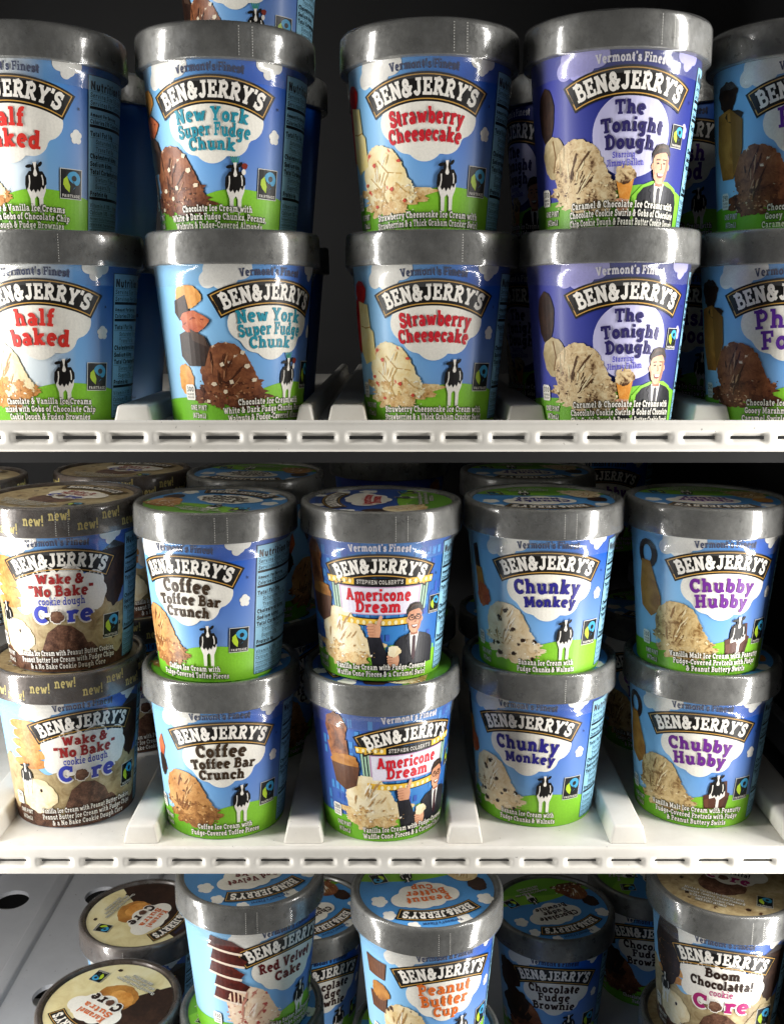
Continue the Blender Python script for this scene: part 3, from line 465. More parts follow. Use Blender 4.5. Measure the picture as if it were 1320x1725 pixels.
fl('BC',sky=('std',SKY),col='#2c1a12',lines=[('Boom',7.0,57,0,.24),('Chocolatta!',7.0,49.2,0,.24)],sc=('dough','core'),top=None,desc=["Mocha & Caramel Ice Creams with","Chocolate Cookies, Fudge Flakes &","a Chocolate Cookie Core"],cal='280')
fl('KS',sky=('std',SKY),col='#d8713a',lines=[('Karamel',7.0,57,0,.24),('Sutra',7.0,49.2,0,.24)],sc=('caramel','choc'),top=None,desc=["Chocolate & Caramel Ice Creams","with a Soft Caramel Core"],cal='270')
TONE={'NY':('#4a2616','#a87550'),'PF':('#4a2616','#b98a66'),'CFB':('#2c160d','#7a4a30'),'TD':('#5a3c22','#efe0b6'),'CT':('#7c4c26','#e6bd84'),'CM':('#c0a070','#fbf4e4'),'CH':('#8a6434','#f0deb2'),'RV':('#c88a78','#fbeee0'),'ST':('#d2ac66','#fdf6de')}
CORE={'WB':('cookie dough','#3b46b0','#3b46b0'),'BC':('cookie','#a8246c','#a8246c'),'KS':('','#2c1a12','#2c1a12')}
CLOUD=[(-15,55,9.5),(-9,48.5,9),(0,46,10.5),(11.5,47.5,8.5),(19,56,9),(5,58,12),(-4,60,9),(14,60,7)]
def core_word(a,cx,y,k,col,lay,dec=1):
    for o,c,t in ((0,WHT,.46),(2,col,.25)):
        a.text('C',cx-13*k,y,10.5*k,c,lay+o,t=t,dec=dec); a.text('re',cx+10.5*k,y,10.5*k,c,lay+o,t=t,dec=dec,xs=1.05)
    a.poly(blob(cx-3.2*k,y+3.6*k,4.8*k,4.6*k,.12,4,30),WHT,lay+1); a.poly(blob(cx-3.2*k,y+3.6*k,4.1*k,3.9*k,.14,4,30),P['core'](),lay+3)
# ------------------------------------------------------------------ label of one flavour, as named pieces
def label(k):
    f=F[k]; out={}
    def new(n): out[n]=Art(); return out[n]
    core=k in CORE
    a=new('hill')
    if k=='TD': hills(a,'#7cc23a','#6fae34','#4f8a30'); 
    elif core:
        a.poly([(-84,.3)]+[(u,42+4*math.sin(u*.09)+2*math.sin(u*.31)) for u in np.linspace(-84,58,60)]+[(58,.3)],P['dough'](),0); a.poly([(-84,.3)]+[(u,13+4*math.sin(u*.13)+2*math.sin(u*.47)) for u in np.linspace(-84,58,60)]+[(58,.3)],P['core'](),1)
        a.poly(blob(34,58,9,19,.1,3),P['dark'](),2); a.poly([(24,74),(33,80),(42,76),(43,66),(38,60),(41,48),(30,44),(25,52)],P['dark'](),3)
        if k!='KS': 
            for i in range(5): a.poly(blob(-36+(i%2)*1.5,44+i*6.4,13,3.6,.06,i),P['biscuit'](),2+i%2)
        a.poly([(-17,.3),(-15,14),(-10,26),(-3,31),(5,30),(12,24),(17,12),(20,.3)],P['core'](),3)
        if k=='BC': a.poly(blob(-38,62,12,24,.08,6),P['dark'](),3)
        chunks(a,[(27,30),(33,18),(24,12),(38,26),(-26,10),(-30,26)],P['dark'](),4,1.7,6)
    else: hills(a)
    if k=='AM':
        rg=random.Random(4)
        for i in range(26):
            u=-58+i*4.1
            for j in range(9):
                if rg.random()<.62: a.rect(u,16+j*7.4+rg.uniform(0,2),u+2.6,16+j*7.4+6,'#4d93d6' if rg.random()<.7 else '#3a5fb8',1)
    topclouds(new,{'TD':'#a9a6e2','AM':'#3d63b4'}.get(k,'#f1efe8'))
    a=new('tagline'); tc='#e9e6ee' if k in('TD','AM') else '#20305c'
    a.text("Vermont's Finest",0,80.6,4.3,tc,3,t=.24,arch=150,width=35,dec=1)
    if k not in('KS',):
        a=new('scoop_picture')
        if not core:
            scoop(a,-24,27,40,37,P[f['sc'][0]](),P[f['sc'][1]](),len(k)+ord(k[0]),4,None,TONE.get(k))
            if f['top']: a2=new('topping_picture'); f['top'](a2); grow(a2)
        else:
            a.poly(blob(-33,22,13,12,.08,3),P['vanilla'](),4); a=new('dough_picture'); a.poly(blob(31,24,12,12,.1,5),P['dough'](),4); chunks(a,[(30,28),(36,20),(26,20),(34,31)],P['dark'](),6,1.5,2)
    if k in('TD','AM'):
        a=new('portrait_picture')
        if k=='TD':
            a.poly([(3.6,17),(9,22.4),(15,24.6),(26,24.6),(33,21.6),(36.6,17),(37.4,2),(3.6,2)],'#8ad03c',4); man(a,19.5,18.5,.98,False,5)
            a.poly([(-5.6,26),(4.4,26),(1.6,11),(-1.8,11)],P['cone'](),5); a.poly(blob(-.6,27.5,5.6,4.6,.12,3),P['cookie'](),6); hand(a,-.6,13,1.0,6,False); a.poly([(-3.4,8.6),(3,8.6),(5,2),(-5,2)],P['suit'](),5)
        else:
            man(a,22,25,.95,True,5); a.poly([(-8,28),(0,29),(4,18),(11,23),(13,10),(2,4),(-5,10)],P['suit'](),5); hand(a,-3,33.5,1.1,8,True); hand(a,9,14,1.0,9,False); a.poly(blob(9,19,4.2,3.6,.12,3),P['vanilla'](),11)
    elif k=='CH': a=new('cow_picture'); cow(a,13,12,1,5,True)
    else:
        a=new('cow_picture'); cow(a,*((-40,22) if core else (12.5,10.8)),1 if not core else .85,7)
        if k=='NY':
            for d in (-2.4,-1.2,0,1.2,2.4): a.line([(12.3+d*.5,36),(12.3+d,39.2)],.5,'#3c9a6a',9)
            a.poly(blob(17.5,34.5,1.6,1.6,.1,2),'#8a3020',8); a.ell(17,31.5,1.1,1.5,WHT,8)
    a=new('fairtrade_mark'); fair(a,*((29.5,47) if k=='TD' else (37,45) if k=='AM' else (31.5,26)),.72 if k in('TD','AM') else 1,5,-2)
    a=new('nutrition_panel'); nutrition(a,42)
    a=new('description'); desc(a,f['desc'],oc='#2a2016' if core else '#23310f')
    a=new('volume_text'); pint(a)
    a=new('calorie_badge'); badge(a,f['cal'])
    a=new('brand_banner'); yc,Ri=banner(a); b=new('brand_banner/lettering'); banner_letters(b,0,yc,Ri); b.text('R',36.5,63.5,1.2,BLK,6,t=.2)
    a=new('flavour_cloud')
    if k=='TD': a.ell(2,46.5,20.5,20.5,photo('moon',[(.3,'#b9b6e2'),(.5,'#cfcdee'),(.7,'#e0def5')],40),3,n=48)
    elif k=='AM': marquee(a)
    elif core:
        a.poly(cloud_pts([(-20,56,7),(-18,50,7),(-20,44,6),(-8,60,8),(6,60,8),(19,57,7),(21,50,7),(20,44,6),(0,46,10),(10,44,8),(-10,44,8)]),WHT,4)
    else: a.poly(cloud_pts(CLOUD),'#f3efe4',3)
    b=new('flavour_cloud/flavour_name')
    for tx,sz,v,cx,t in f['lines']:
        w=sum(G[c][0] if c!=' ' else .34 for c in tx)*sz*.86
        b.text(tx,cx,v,sz*.95,f['col'],7,t=t+.015,arch=110 if k not in('AM',) and not core else 400,width=min(w,33 if k=='TD' else 39),jit=.012)
    if k=='TD': b.text('Starring',-2,35.6,3.0,'#5e5abc',7,t=.2,width=12,rot=3); b.text('Jimmy Fallon',-1,31.6,3.2,'#5e5abc',7,t=.2,width=20,rot=3,dec=2)
    if k=='AM': b.text("STEPHEN COLBERT'S",0,60.7,2.6,WHT,7,t=.12,slab=False,width=27,dec=2)
    if core:
        sub,c1,c2=CORE[k]
        if sub: b.text(sub,0,43.6,5.0,c1,7,t=.15,width=min(28,len(sub)*2.5))
        core_word(b,0,32.5,1.0,c2,6)
    return out
# ------------------------------------------------------------------ lid artwork (flat disc, up = +y)
def lid_art(k):
    f=F[k]; a=Art(); R=43.2; core=k in CORE
    disc=lambda r,n=60:[(r*math.cos(t),r*math.sin(t)) for t in np.linspace(0,2*math.pi,n,endpoint=False)]
    def seg(y0,m,lay,tilt=0,amp=1.5):
        aa=[]; c,s=math.cos(R_(tilt)),math.sin(R_(tilt)); th=math.asin(max(-1,min(1,y0/R)))
        arc=[(R*math.cos(t),R*math.sin(t)) for t in np.linspace(math.pi-th,2*math.pi+th,40)]
        x1=math.sqrt(R*R-y0*y0); top=[(x,y0+amp*math.sin((x+x1)/(2*x1)*math.pi)) for x in np.linspace(x1,-x1,20)][1:-1]
        a.poly([(x*c-y*s,x*s+y*c) for x,y in arc+top],m,lay,step=99)
    bg={'TD':'#3542a8','AM':'#2f56a8'}.get(k,'#4f95d6')
    if core:
        a.poly(disc(R),photo('lid_cream',[(.3,'#cbb682'),(.5,'#e6d9a4'),(.7,'#f2ebc6')],60) if k=='KS' else P['dough'](),0,step=99)
        seg(-4,P['dark']() if k=='KS' else P['dough'](),1,-118,3)
        a.poly(blob(0,-8,15,13,.05,3),P['caramel']() if k=='KS' else P['core'](),2,step=99); a.poly(blob(-3,-7,10,9,.08,5),P['nut']() if k=='KS' else P['core'](),3,step=99)
        chunks(a,[(-25,-12),(26,-14),(-18,-28),(20,-30),(-30,6)],P['dark'](),2,2.2,3)
    else:
        a.poly(disc(R),bg,0,step=99); seg(-17,'#86c13a',1,0,7); seg(-22,'#6aa632',2,-14,4)
        for x,y,q in ((-33,20,1.6),(33,8,1.6),(30,24,1.3),(-14,38,1.5),(18,38,1.2)): small(a,x,y,q,'#f1efe8')
        scoop(a,-26,-14,26,26,P[f['sc'][0]](),P[f['sc'][1]](),5,4); a.poly(blob(-33,3,6,8,.1,4),P['dark']() if k!='CH' else P['caramel'](),3,step=99)
    yc,Ri=banner(a,0,36,.8,6); banner_letters(a,0,yc,Ri,.8,8,2); a.text("Vermont's Finest",0,37.6,2.8,'#20305c',6,t=.18,arch=70,width=25,dec=2)
    cl=[(x*.85+2,(y-52)*.85+7,r*.85) for x,y,r in CLOUD]; a.poly(cloud_pts(cl),'#f3efe4',5,step=99)
    if core:
        a.text(f['lines'][0][0],2,12,5,f['col'],9,t=.22,width=24,dec=2); a.text(f['lines'][1][0],2,6,5,f['col'],9,t=.22,width=26,dec=2); core_word(a,2,-3.5,.78,CORE[k][1],8,2)
    else:
        n=len(f['lines'])
        for i,(tx,sz,v,cx,t) in enumerate(f['lines']):
            w=sum(G[c][0] if c!=' ' else .34 for c in tx)*sz*.72; a.text(tx,2+cx,(v-50)*.82+5.5,sz*.76,f['col'],9,t=t,arch=90,width=min(w,33),dec=1)
        cow(a,10,-26,.7,6)
    fair(a,28,-17,.78,7,8)
    for i,tx in enumerate(f['desc']+["ONE PINT (473mL)"]):
        a.text(tx,6 if not core else -2,-25-i*3.6 if not core else -24-i*3.6,2.5,WHT,11,t=.16,outline=('#23310f',.2),width=min(46-i*6,len(tx)*1.2),dec=3)
    return a
# ------------------------------------------------------------------ object helpers
def link(o,parent=None):
    COL.objects.link(o)
    if parent is not None: o.parent=parent
    return o
def tag(o,label,cat,group=None,kind=None):
    if label: o['label']=label
    if cat: o['category']=cat
    if group: o['group']=group
    if kind: o['kind']=kind
    return o
def mk(name,me,parent=None): return link(bpy.data.objects.new(name,me),parent)
def smooth(me,ang=40):
    me.polygons.foreach_set('use_smooth',[True]*len(me.polygons)); me.update()
    try: me.set_sharp_from_angle(angle=R_(ang))
    except Exception: pass
    return me
def lathe(name,prof,mat,n=72,closed=False):
    V=[];F=[]
    for r,z in prof:
        for i in range(n): t=2*math.pi*i/n; V.append((r*.001*math.sin(t),-r*.001*math.cos(t),z*.001))
    for k in range(len(prof)-1):
        for i in range(n): j=(i+1)%n; F.append((k*n+i,k*n+j,(k+1)*n+j,(k+1)*n+i))
    if prof[0][0]<.01 or True: pass
    me=bpy.data.meshes.new(name); me.from_pydata(V,[],F); me.materials.append(mat); return smooth(me)
def boxm(name,x0,x1,y0,y1,z0,z1,mat,bev=0,seg=2):
    bm=bmesh.new(); bmesh.ops.create_cube(bm,size=1)
    for v in bm.verts: v.co=Vector(((x0+x1)/2+v.co.x*(x1-x0),(y0+y1)/2+v.co.y*(y1-y0),(z0+z1)/2+v.co.z*(z1-z0)))
    if bev: bmesh.ops.bevel(bm,geom=bm.edges[:],offset=bev,segments=seg,profile=.5,affect='EDGES')
    me=bpy.data.meshes.new(name); bm.to_mesh(me); bm.free(); me.materials.append(mat); return smooth(me,35)
# ------------------------------------------------------------------ plain materials
def grey_lid(key,base,base2):
    """satin grey board with frost bloom and rubbed patches"""
    q=NT('lid_board_'+key); oi=q.n('ShaderNodeObjectInfo'); tc=q.n('ShaderNodeTexCoord'); ad=q.n('ShaderNodeVectorMath',operation='ADD'); q.l(tc.outputs['Object'],ad.inputs[0]); q.l(oi.outputs['Random'],ad.inputs[1]); V=ad.outputs[0]
    col=q.ramp(q.noise(48,7,.72,V),[(.3,base),(.62,base2)])
    fr=q.ramp(q.noise(36,8,.78,V),[(.50,(0,0,0,1)),(.66,(.32,.32,.32,1))]); mx=q.n('ShaderNodeMix',data_type='RGBA'); q.l(fr,mx.inputs[0]); q.l(col,mx.inputs[6]); mx.inputs[7].default_value=lin('#8f9192')
    q.l(mx.outputs[2],q.b.inputs['Base Color'])
    q.l(q.ramp(q.noise(110,6,.75,V),[(.38,(.24,.24,.24,1)),(.62,(.58,.58,.58,1))]),q.b.inputs['Roughness']); q.set(Metallic=.3,Coat_Weight=.2,Coat_Roughness=.16)
    q.bump(q.noise(60,5,.65,V),.34,.0016); return q.m
LIDG=grey_lid('grey','#484845','#6f6f6b'); LIDB=grey_lid('brown','#3a322d','#564b44')
def film_mat():
    q=NT('clear_shrink_film'); t=q.t
    tr=q.n('ShaderNodeBsdfTransparent'); gl=q.n('ShaderNodeBsdfGlossy'); gl.inputs['Roughness'].default_value=.13; df=q.n('ShaderNodeBsdfDiffuse'); df.inputs[0].default_value=(.8,.8,.8,1)
    nz=q.n('ShaderNodeTexNoise'); nz.inputs['Scale'].default_value=26; nz.inputs['Detail'].default_value=1.5; nz.inputs['Distortion'].default_value=1.2
    oi=q.n('ShaderNodeObjectInfo'); ad=q.n('ShaderNodeVectorMath',operation='ADD'); tc=q.n('ShaderNodeTexCoord'); q.l(tc.outputs['Object'],ad.inputs[0])
    cb=q.n('ShaderNodeCombineXYZ'); q.l(oi.outputs['Random'],cb.inputs[0]); q.l(oi.outputs['Random'],cb.inputs[2]); q.l(cb.outputs[0],ad.inputs[1]); q.l(ad.outputs[0],nz.inputs['Vector'])
    bp=q.n('ShaderNodeBump'); bp.inputs['Strength'].default_value=.42; bp.inputs['Distance'].default_value=.002; q.l(nz.outputs[0],bp.inputs['Height']); q.l(bp.outputs[0],gl.inputs['Normal'])
    fr=q.n('ShaderNodeLayerWeight'); fr.inputs[0].default_value=.28; q.l(bp.outputs[0],fr.inputs['Normal'])
    mr=q.n('ShaderNodeMapRange'); mr.inputs[3].default_value=.045; mr.inputs[4].default_value=.32; q.l(fr.outputs['Fresnel'],mr.inputs[0])
    m1=q.n('ShaderNodeMixShader'); m1.inputs[0].default_value=.05; q.l(tr.outputs[0],m1.inputs[1]); q.l(df.outputs[0],m1.inputs[2])
    m2=q.n('ShaderNodeMixShader'); q.l(mr.outputs[0],m2.inputs[0]); q.l(m1.outputs[0],m2.inputs[1]); q.l(gl.outputs[0],m2.inputs[2])
    q.l(m2.outputs[0],t.nodes['Material Output'].inputs['Surface']); return q.m
FILM=film_mat()
def plastic(key,c1,c2,rough=.42,scale=30):
    q=NT(key); col=q.ramp(q.noise(scale,6,.65),[(.3,c1),(.7,c2)])
    sp=q.ramp(q.noise(330,2,.5),[(.735,(0,0,0,1)),(.76,(.5,.5,.5,1))]); sc=q.ramp(q.noise(14,9,.8),[(.58,(0,0,0,1)),(.75,(.3,.3,.3,1))])
    for f_,c_ in ((sc,'#a39c8e'),(sp,'#57514a')):
        mx=q.n('ShaderNodeMix',data_type='RGBA'); q.l(f_,mx.inputs[0]); q.l(col,mx.inputs[6]); mx.inputs[7].default_value=lin(c_) if key[:5] in('white','grey_') else lin(c1); col=mx.outputs[2]
    q.l(col,q.b.inputs['Base Color']); q.set(Roughness=rough); q.bump(q.noise(420,3),.06,.0004); return q.m
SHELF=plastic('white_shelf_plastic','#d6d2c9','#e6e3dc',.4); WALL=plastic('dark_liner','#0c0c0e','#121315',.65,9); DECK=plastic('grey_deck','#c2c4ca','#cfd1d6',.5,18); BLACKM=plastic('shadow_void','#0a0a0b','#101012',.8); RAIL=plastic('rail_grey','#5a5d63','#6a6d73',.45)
# ------------------------------------------------------------------ freezer liner (the setting)
def struct(name,me): return tag(mk(name,me),None,None,None,'structure')
struct('wall_back',boxm('wall_back',-.7,.30,1.12,1.16,-.75,.62,WALL)); struct('wall_right',boxm('wall_right',.272,.30,.545,1.118,-.75,.62,WALL))
struct('wall_left',boxm('wall_left',-.73,-.702,.50,1.118,-.75,.62,WALL)); struct('floor',boxm('floor',-.70,.27,.545,1.118,-.80,-.752,WALL)); struct('ceiling',boxm('ceiling',-.70,.27,.545,1.118,.56,.60,WALL))
r=mk('shelf_rail',boxm('shelf_rail',.262,.2715,.56,1.10,-.292,-.27,RAIL,.002)); tag(r,'grey support rail on the right wall just above the middle shelf','rail')
# ------------------------------------------------------------------ shelves
def lip(name,x0,x1,yf,ztop,hgt,slot0,pitch,mat):
    """moulded front edge: rounded bands above and below a row of pockets, each with an open slot"""
    dx=.0009; nx=int((x1-x0)/dx); rows=[]
    zs=[0]+list(np.linspace(.0006,hgt-.0006,27))+[hgt]
    V=[];F=[]
    zc=hgt*.53; sl=.0088; sh=.00075; zs_=zc+.0003
    X=np.linspace(x0,x1,nx+1)
    s=((X-slot0+pitch/2)%pitch)-pitch/2           # distance from the nearest slot centre
    for z in zs:
        e=max(0,.0022-z)/.0022; e2=max(0,z-(hgt-.0022))/.0022
        yb=yf+.0022*(1-math.sqrt(max(0,1-e*e)))+.0022*(1-math.sqrt(max(0,1-e2*e2)))
        pz=max(0,1-((z-zs_)/.0036)**2); px=np.clip((.0118-np.abs(s))/.0042,0,1); px=px*px*(3-2*px)
        band=.0006*max(0,1-((z-zc)/.0062)**2)
        y=yb+band+.0024*pz*px
        V+= [(x,yy,ztop-z) for x,yy in zip(X,y)]
    n=nx+1
    for k in range(len(zs)-1):
        zm=(zs[k]+zs[k+1])/2
        for i in range(nx):
            sm=(s[i]+s[i+1])/2 if abs(s[i]-s[i+1])<pitch/2 else pitch/2
            if abs(zm-zs_)<sh and abs(sm)<sl: continue
            F.append((k*n+i,(k+1)*n+i,(k+1)*n+i+1,k*n+i+1))
    # top and bottom returns
    m=len(V); V+=[(x,yf+.0026,ztop) for x in X]; F+=[(i+1,m+i+1,m+i,i) for i in range(nx)]; m2=len(V); V+=[(x,yf+.0040,ztop-.0012) for x in X]; F+=[(m+i+1,m2+i+1,m2+i,m+i) for i in range(nx)]; m3=len(V); V+=[(x,yf+.0046,ztop-.0075) for x in X]; F+=[(m2+i+1,m3+i+1,m3+i,m2+i) for i in range(nx)]
    b=(len(zs)-1)*n; m=len(V); V+=[(x,yf+.012,ztop-hgt) for x in X]; F+=[(b+i,m+i,m+i+1,b+i+1) for i in range(nx)]
    me=bpy.data.meshes.new(name); me.from_pydata(V,[],F); me.materials.append(mat); return smooth(me,60)
def divider(xc,w,yf,yb,z0,hh,mat,name='divider'):
    b,t=w/2,w/2-.0022; V=[]
    for y,k,zz in ((yf,0,z0),(yf+.0022,0,z0+hh),(yb,0,z0+hh),(yb,0,z0)):
        hw=t if zz>z0 else b; V+=[(xc-hw,y,zz),(xc+hw,y,zz)]
    bm=bmesh.new(); vs=[bm.verts.new(v) for v in V]
    for f in ((0,1,3,2),(2,3,5,4),(4,5,7,6),(0,2,4,6),(1,7,5,3)): bm.faces.new([vs[i] for i in f])
    bm.edges.ensure_lookup_table(); ed=[e for e in bm.edges if sum(1 for v in e.verts if v.co.z>z0+.001)>=1]
    bmesh.ops.bevel(bm,geom=ed,offset=.0016,segments=3,profile=.5,affect='EDGES'); bmesh.ops.recalc_face_normals(bm,faces=bm.faces[:])
    me=bpy.data.meshes.new(name); bm.to_mesh(me); bm.free(); me.materials.append(mat); return smooth(me,50)
ZA,ZB,ZC=-.0608,-.3172,-.5686
def shelf(label,z,yl,ztop,hgt,x0,x1,slot0,pitch,divs,ydiv):
    e=bpy.data.objects.new('freezer_shelf',None); link(e); e.location=(0,yl,z); tag(e,label,'shelf','white plastic freezer shelves')
    def part(nm,me): o=mk(nm,me,e); o.location=(0,-yl,-z); return o
    part('deck',boxm('deck',x0,x1,yl+.0043,1.05,z-.003,z,SHELF))
    part('front_lip',lip('front_lip',x0,x1,yl,ztop,hgt,slot0,pitch,SHELF))
    part('lip_backing',boxm('lip_backing',x0,x1,yl+.030,yl+.031,z-.022,z-.0032,BLACKM))  # added black sheet, its colour stands in for the shade inside the slots
    for xc,w in divs: part('divider',divider(xc,w,ydiv,1.04,z+.0002,.0105,SHELF))
    return e,part
shelf('upper white plastic shelf with slotted front edge under the top pints',ZA,.540,-.0559,.0169,-.40,.268,-.0140,.02545,[(-.144,.022),(-.0484,.0105),(-.0247,.0225),(.0748,.0225),(.1774,.0225)],.5655)
e,part=shelf('lower white plastic shelf with slotted front edge in the middle of the picture',ZB,.5575,-.3128,.0178,-.42,.262,.1009+.013,.0263,[(-.153,.0215),(-.054,.024),(.0445,.022),(.144,.0225),(-.252,.022)],.5705)
part('side_rim',boxm('side_rim',.238,.2618,.5685,1.04,ZB+.0002,ZB+.014,SHELF,.0035,3))
# bottom deck with punched round holes and raised ribs
def holed_deck(x0,x1,y0,y1,z,holes,r,th,mat):
    bm=bmesh.new(); n=28; outer=[bm.verts.new((x,y,z)) for x,y in ((x0,y0),(x1,y0),(x1,y1),(x0,y1))]
    ed=[bm.edges.new((outer[i],outer[(i+1)%4])) for i in range(4)]
    for hx,hy in holes:
        vs=[bm.verts.new((hx+r*math.cos(2*math.pi*i/n),hy+r*math.sin(2*math.pi*i/n),z)) for i in range(n)]; ed+=[bm.edges.new((vs[i],vs[(i+1)%n])) for i in range(n)]
    bmesh.ops.triangle_fill(bm,use_beauty=True,use_dissolve=False,edges=ed)
    g_=bmesh.ops.extrude_face_region(bm,geom=bm.faces[:]); 
    for v in g_['geom']:
        if isinstance(v,bmesh.types.BMVert): v.co.z-=th
    bmesh.ops.recalc_face_normals(bm,faces=bm.faces[:]); me=bpy.data.meshes.new('deck'); bm.to_mesh(me); bm.free(); me.materials.append(mat); return me
e=bpy.data.objects.new('perforated_shelf',None); link(e); e.location=(0,.56,ZC); tag(e,'grey bottom shelf with round holes and ribs beneath the lowest pints','shelf')
def part(nm,me): o=mk(nm,me,e); o.location=(0,-.56,-ZC); return o
part('deck',holed_deck(-.70,.268,.56,1.05,ZC,[(-.375,.914),(-.288,.921),(-.288,.77),(-.375,.64),(-.20,.99),(-.465,.77),(-.46,.99)],.0165,.004,DECK))
for xc in (-.335,-.41,-.243): part('rib',divider(xc,.016,.565,1.04,ZC+.0002,.004,DECK,'rib'))
for y in (.72,.79,.93): tag(mk('cross_brace',boxm('cross_brace',-.60,.1,y,y+.018,ZC-.045,ZC-.03,SHELF,.002)),'pale brace under the bottom shelf seen through its holes, '+{.72:'nearest',.79:'middle',.93:'farthest'}[y],'brace')
# ------------------------------------------------------------------ tubs
CUPP=[(0,1.6),(35.9,1.6),(36.3,0),(36.8,0),(37.0,.5)]+[(RB+(RT-RB)*v/CUPV,v) for v in (4,20,40,60,80,86.5)]
LIDP=[(44.9,86.0),(48.5,86.0),(49,86.5),(48.85,94),(48.7,101.6),(48.3,103.1),(47.4,103.9),(46.2,104),(45,103.7),(44.4,102.8),(44.2,101.9),(0,101.9)]
def dented(mat,seed):
    me=lathe('lid',LIDP,mat,96); rg=random.Random(seed); w=[(f,rg.uniform(0,6.28),rg.uniform(.4,1)*.28/f**.6) for f in (2,3,5,7,11)]; dn=[(rg.uniform(0,6.28),rg.uniform(.08,.2),rg.uniform(.3,.9)) for _ in range(4)]
    for v in me.vertices:
        rr=math.hypot(v.co.x,v.co.y)
        if rr<.043: continue
        t=math.atan2(v.co.x,-v.co.y); d=sum(a*math.sin(f*t+p) for f,p,a in w); top=max(0,(v.co.z-.094)/.01)
        e=sum(-k*top*math.exp(-((t-c+math.pi)%(2*math.pi)-math.pi)**2/s**2) for c,s,k in dn); f_=1+(d*.45+e*.6)*.001/rr; v.co.x*=f_; v.co.y*=f_; v.co.z+=(e*.5+d*.25)*.001*top
    return me
LIDM={c+str(i):dented(m,i+(9 if c=='b' else 0)) for c,m in (('g',LIDG),('b',LIDB)) for i in range(5)}
def film_mesh(seed):
    rg=random.Random(seed); n=120; ph=[(f,rg.uniform(0,6.28),rg.uniform(.3,1)/f**.5) for f in (2,3,5,8,13,21,34)]
    wob=lambda t,s=0:sum(a*math.sin(f*t+p+s) for f,p,a in ph)
    V=[];Fc=[]; rows=[]
    for k in range(13):
        for i in range(n):
            t=2*math.pi*i/n; w=wob(t,k*.6)
            if k==0: r,z=46.6,104.35
            elif k==1: r,z=48.2,104.0+.12*w
            elif k==2: r,z=49.05+.05*w,102.4
            elif k<=6: r,z=49.32+.06*w,102.4-(k-2)*4.05
            elif k==7: r,z=48.6+.25*w,85.0+.15*w
            else:
                zz=83.6-(k-8)*(2.1+.16*wob(t)); cupr=RB+(RT-RB)*zz/CUPV; r=cupr+.95+max(0,(10-k)*.75)+.28*w; z=zz
            V.append((r*.001*math.sin(t),-r*.001*math.cos(t),z*.001))
    for k in range(12):
        for i in range(n): j=(i+1)%n; Fc.append((k*n+i,(k+1)*n+i,(k+1)*n+j,k*n+j))
    me=bpy.data.meshes.new('seal_film'); me.from_pydata(V,[],Fc); me.materials.append(FILM); return smooth(me,180)
FILMS=[film_mesh(i) for i in range(4)]
def dots_mesh(angs):
    a=Art()
    for d in angs:
        for i in range(11): a.rect(d-.16,87.4+i*1.35,d+.16,88.0+i*1.35,'#d8d6d0',0)
    return a.mesh('perforation',lambda Q:np.stack([(49.45+Q[:,2])*np.sin(Q[:,0]/49),-(49.45+Q[:,2])*np.cos(Q[:,0]/49),Q[:,1]],1)*.001)
DOTS=[dots_mesh((-9,-2)),dots_mesh((6,)),dots_mesh((15,22)),dots_mesh((-24,))]
def rim_new():
    a=Art()
    for u,v in ((-30,88.5),(-14,93.5),(1,96.5),(-58,95),(17,90),(32,95),(46,89),(60,95),(-44,90),(78,90),(96,96),(-80,90)): a.text('new!',u,v,6.0,'#d9c77c',0,t=.2,width=12.5)
    return a.mesh('rim_lettering',lambda Q:np.stack([(49.0+Q[:,2])*np.sin(Q[:,0]/49),-(49.0+Q[:,2])*np.cos(Q[:,0]/49),Q[:,1]],1)*.001)
RIMNEW=rim_new()
MESH={}
def flavour_meshes(k):
    if k in MESH: return MESH[k]
    d={n:a.mesh(n.split('/')[-1].split('#')[0],cone) for n,a in label(k).items() if a.V}
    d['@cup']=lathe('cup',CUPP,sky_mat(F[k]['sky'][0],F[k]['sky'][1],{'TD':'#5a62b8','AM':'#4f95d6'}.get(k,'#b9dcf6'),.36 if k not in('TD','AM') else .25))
    d['@lid']=lid_art(k).mesh('lid_artwork',flat); MESH[k]=d; return d
PARTS=('brand_banner','flavour_cloud'); COUNT=[0]
def tub(k,x,y,z,spin,lidrot,label_,group='ice cream pints in the freezer'):
    i=COUNT[0]; COUNT[0]+=1; d=flavour_meshes(k)
    e=bpy.data.objects.new('ice_cream_pint',None); link(e); e.location=(x,y,z); rq=random.Random(i); e.rotation_euler=(R_(rq.uniform(-.35,.35)),R_(rq.uniform(-.5,.5)),R_(spin)); tag(e,label_,'ice cream tub',group)
    cup=mk('cup',d['@cup'],e); obs={'cup':cup}
    for n,me in d.items():
        if n[0]=='@': continue
        if '/' in n: q,nm=n.split('/'); mk(nm,me,obs[q])
        elif n in PARTS: obs[n]=mk(n,me,e)
        else: mk(n.split('#')[0],me,cup)
    lid=mk('lid',LIDM[('b' if k in('WB','KS') else 'g')+str(i%5)],e); lid.rotation_euler=(0,0,R_((i*67)%360))
    la=mk('lid_artwork',d['@lid'],lid); la.location=(0,0,.1019); la.rotation_euler=(0,0,R_(lidrot-spin-(i*67)%360))
    if k=='WB': rn=mk('rim_lettering',RIMNEW,lid); rn.rotation_euler=(0,0,R_(-(i*67)%360+14-spin))
    if 'shad' in label_ : return e
    fo=mk('seal_film',FILMS[i%4],e); fo.rotation_euler=(0,0,R_((i*101)%360))
    if i%5!=3: pf=mk('perforation',DOTS[i%4],fo); pf.rotation_euler=(0,0,R_(-(i*101)%360-spin+((i*37)%50-25)))
    return e
S=.1027
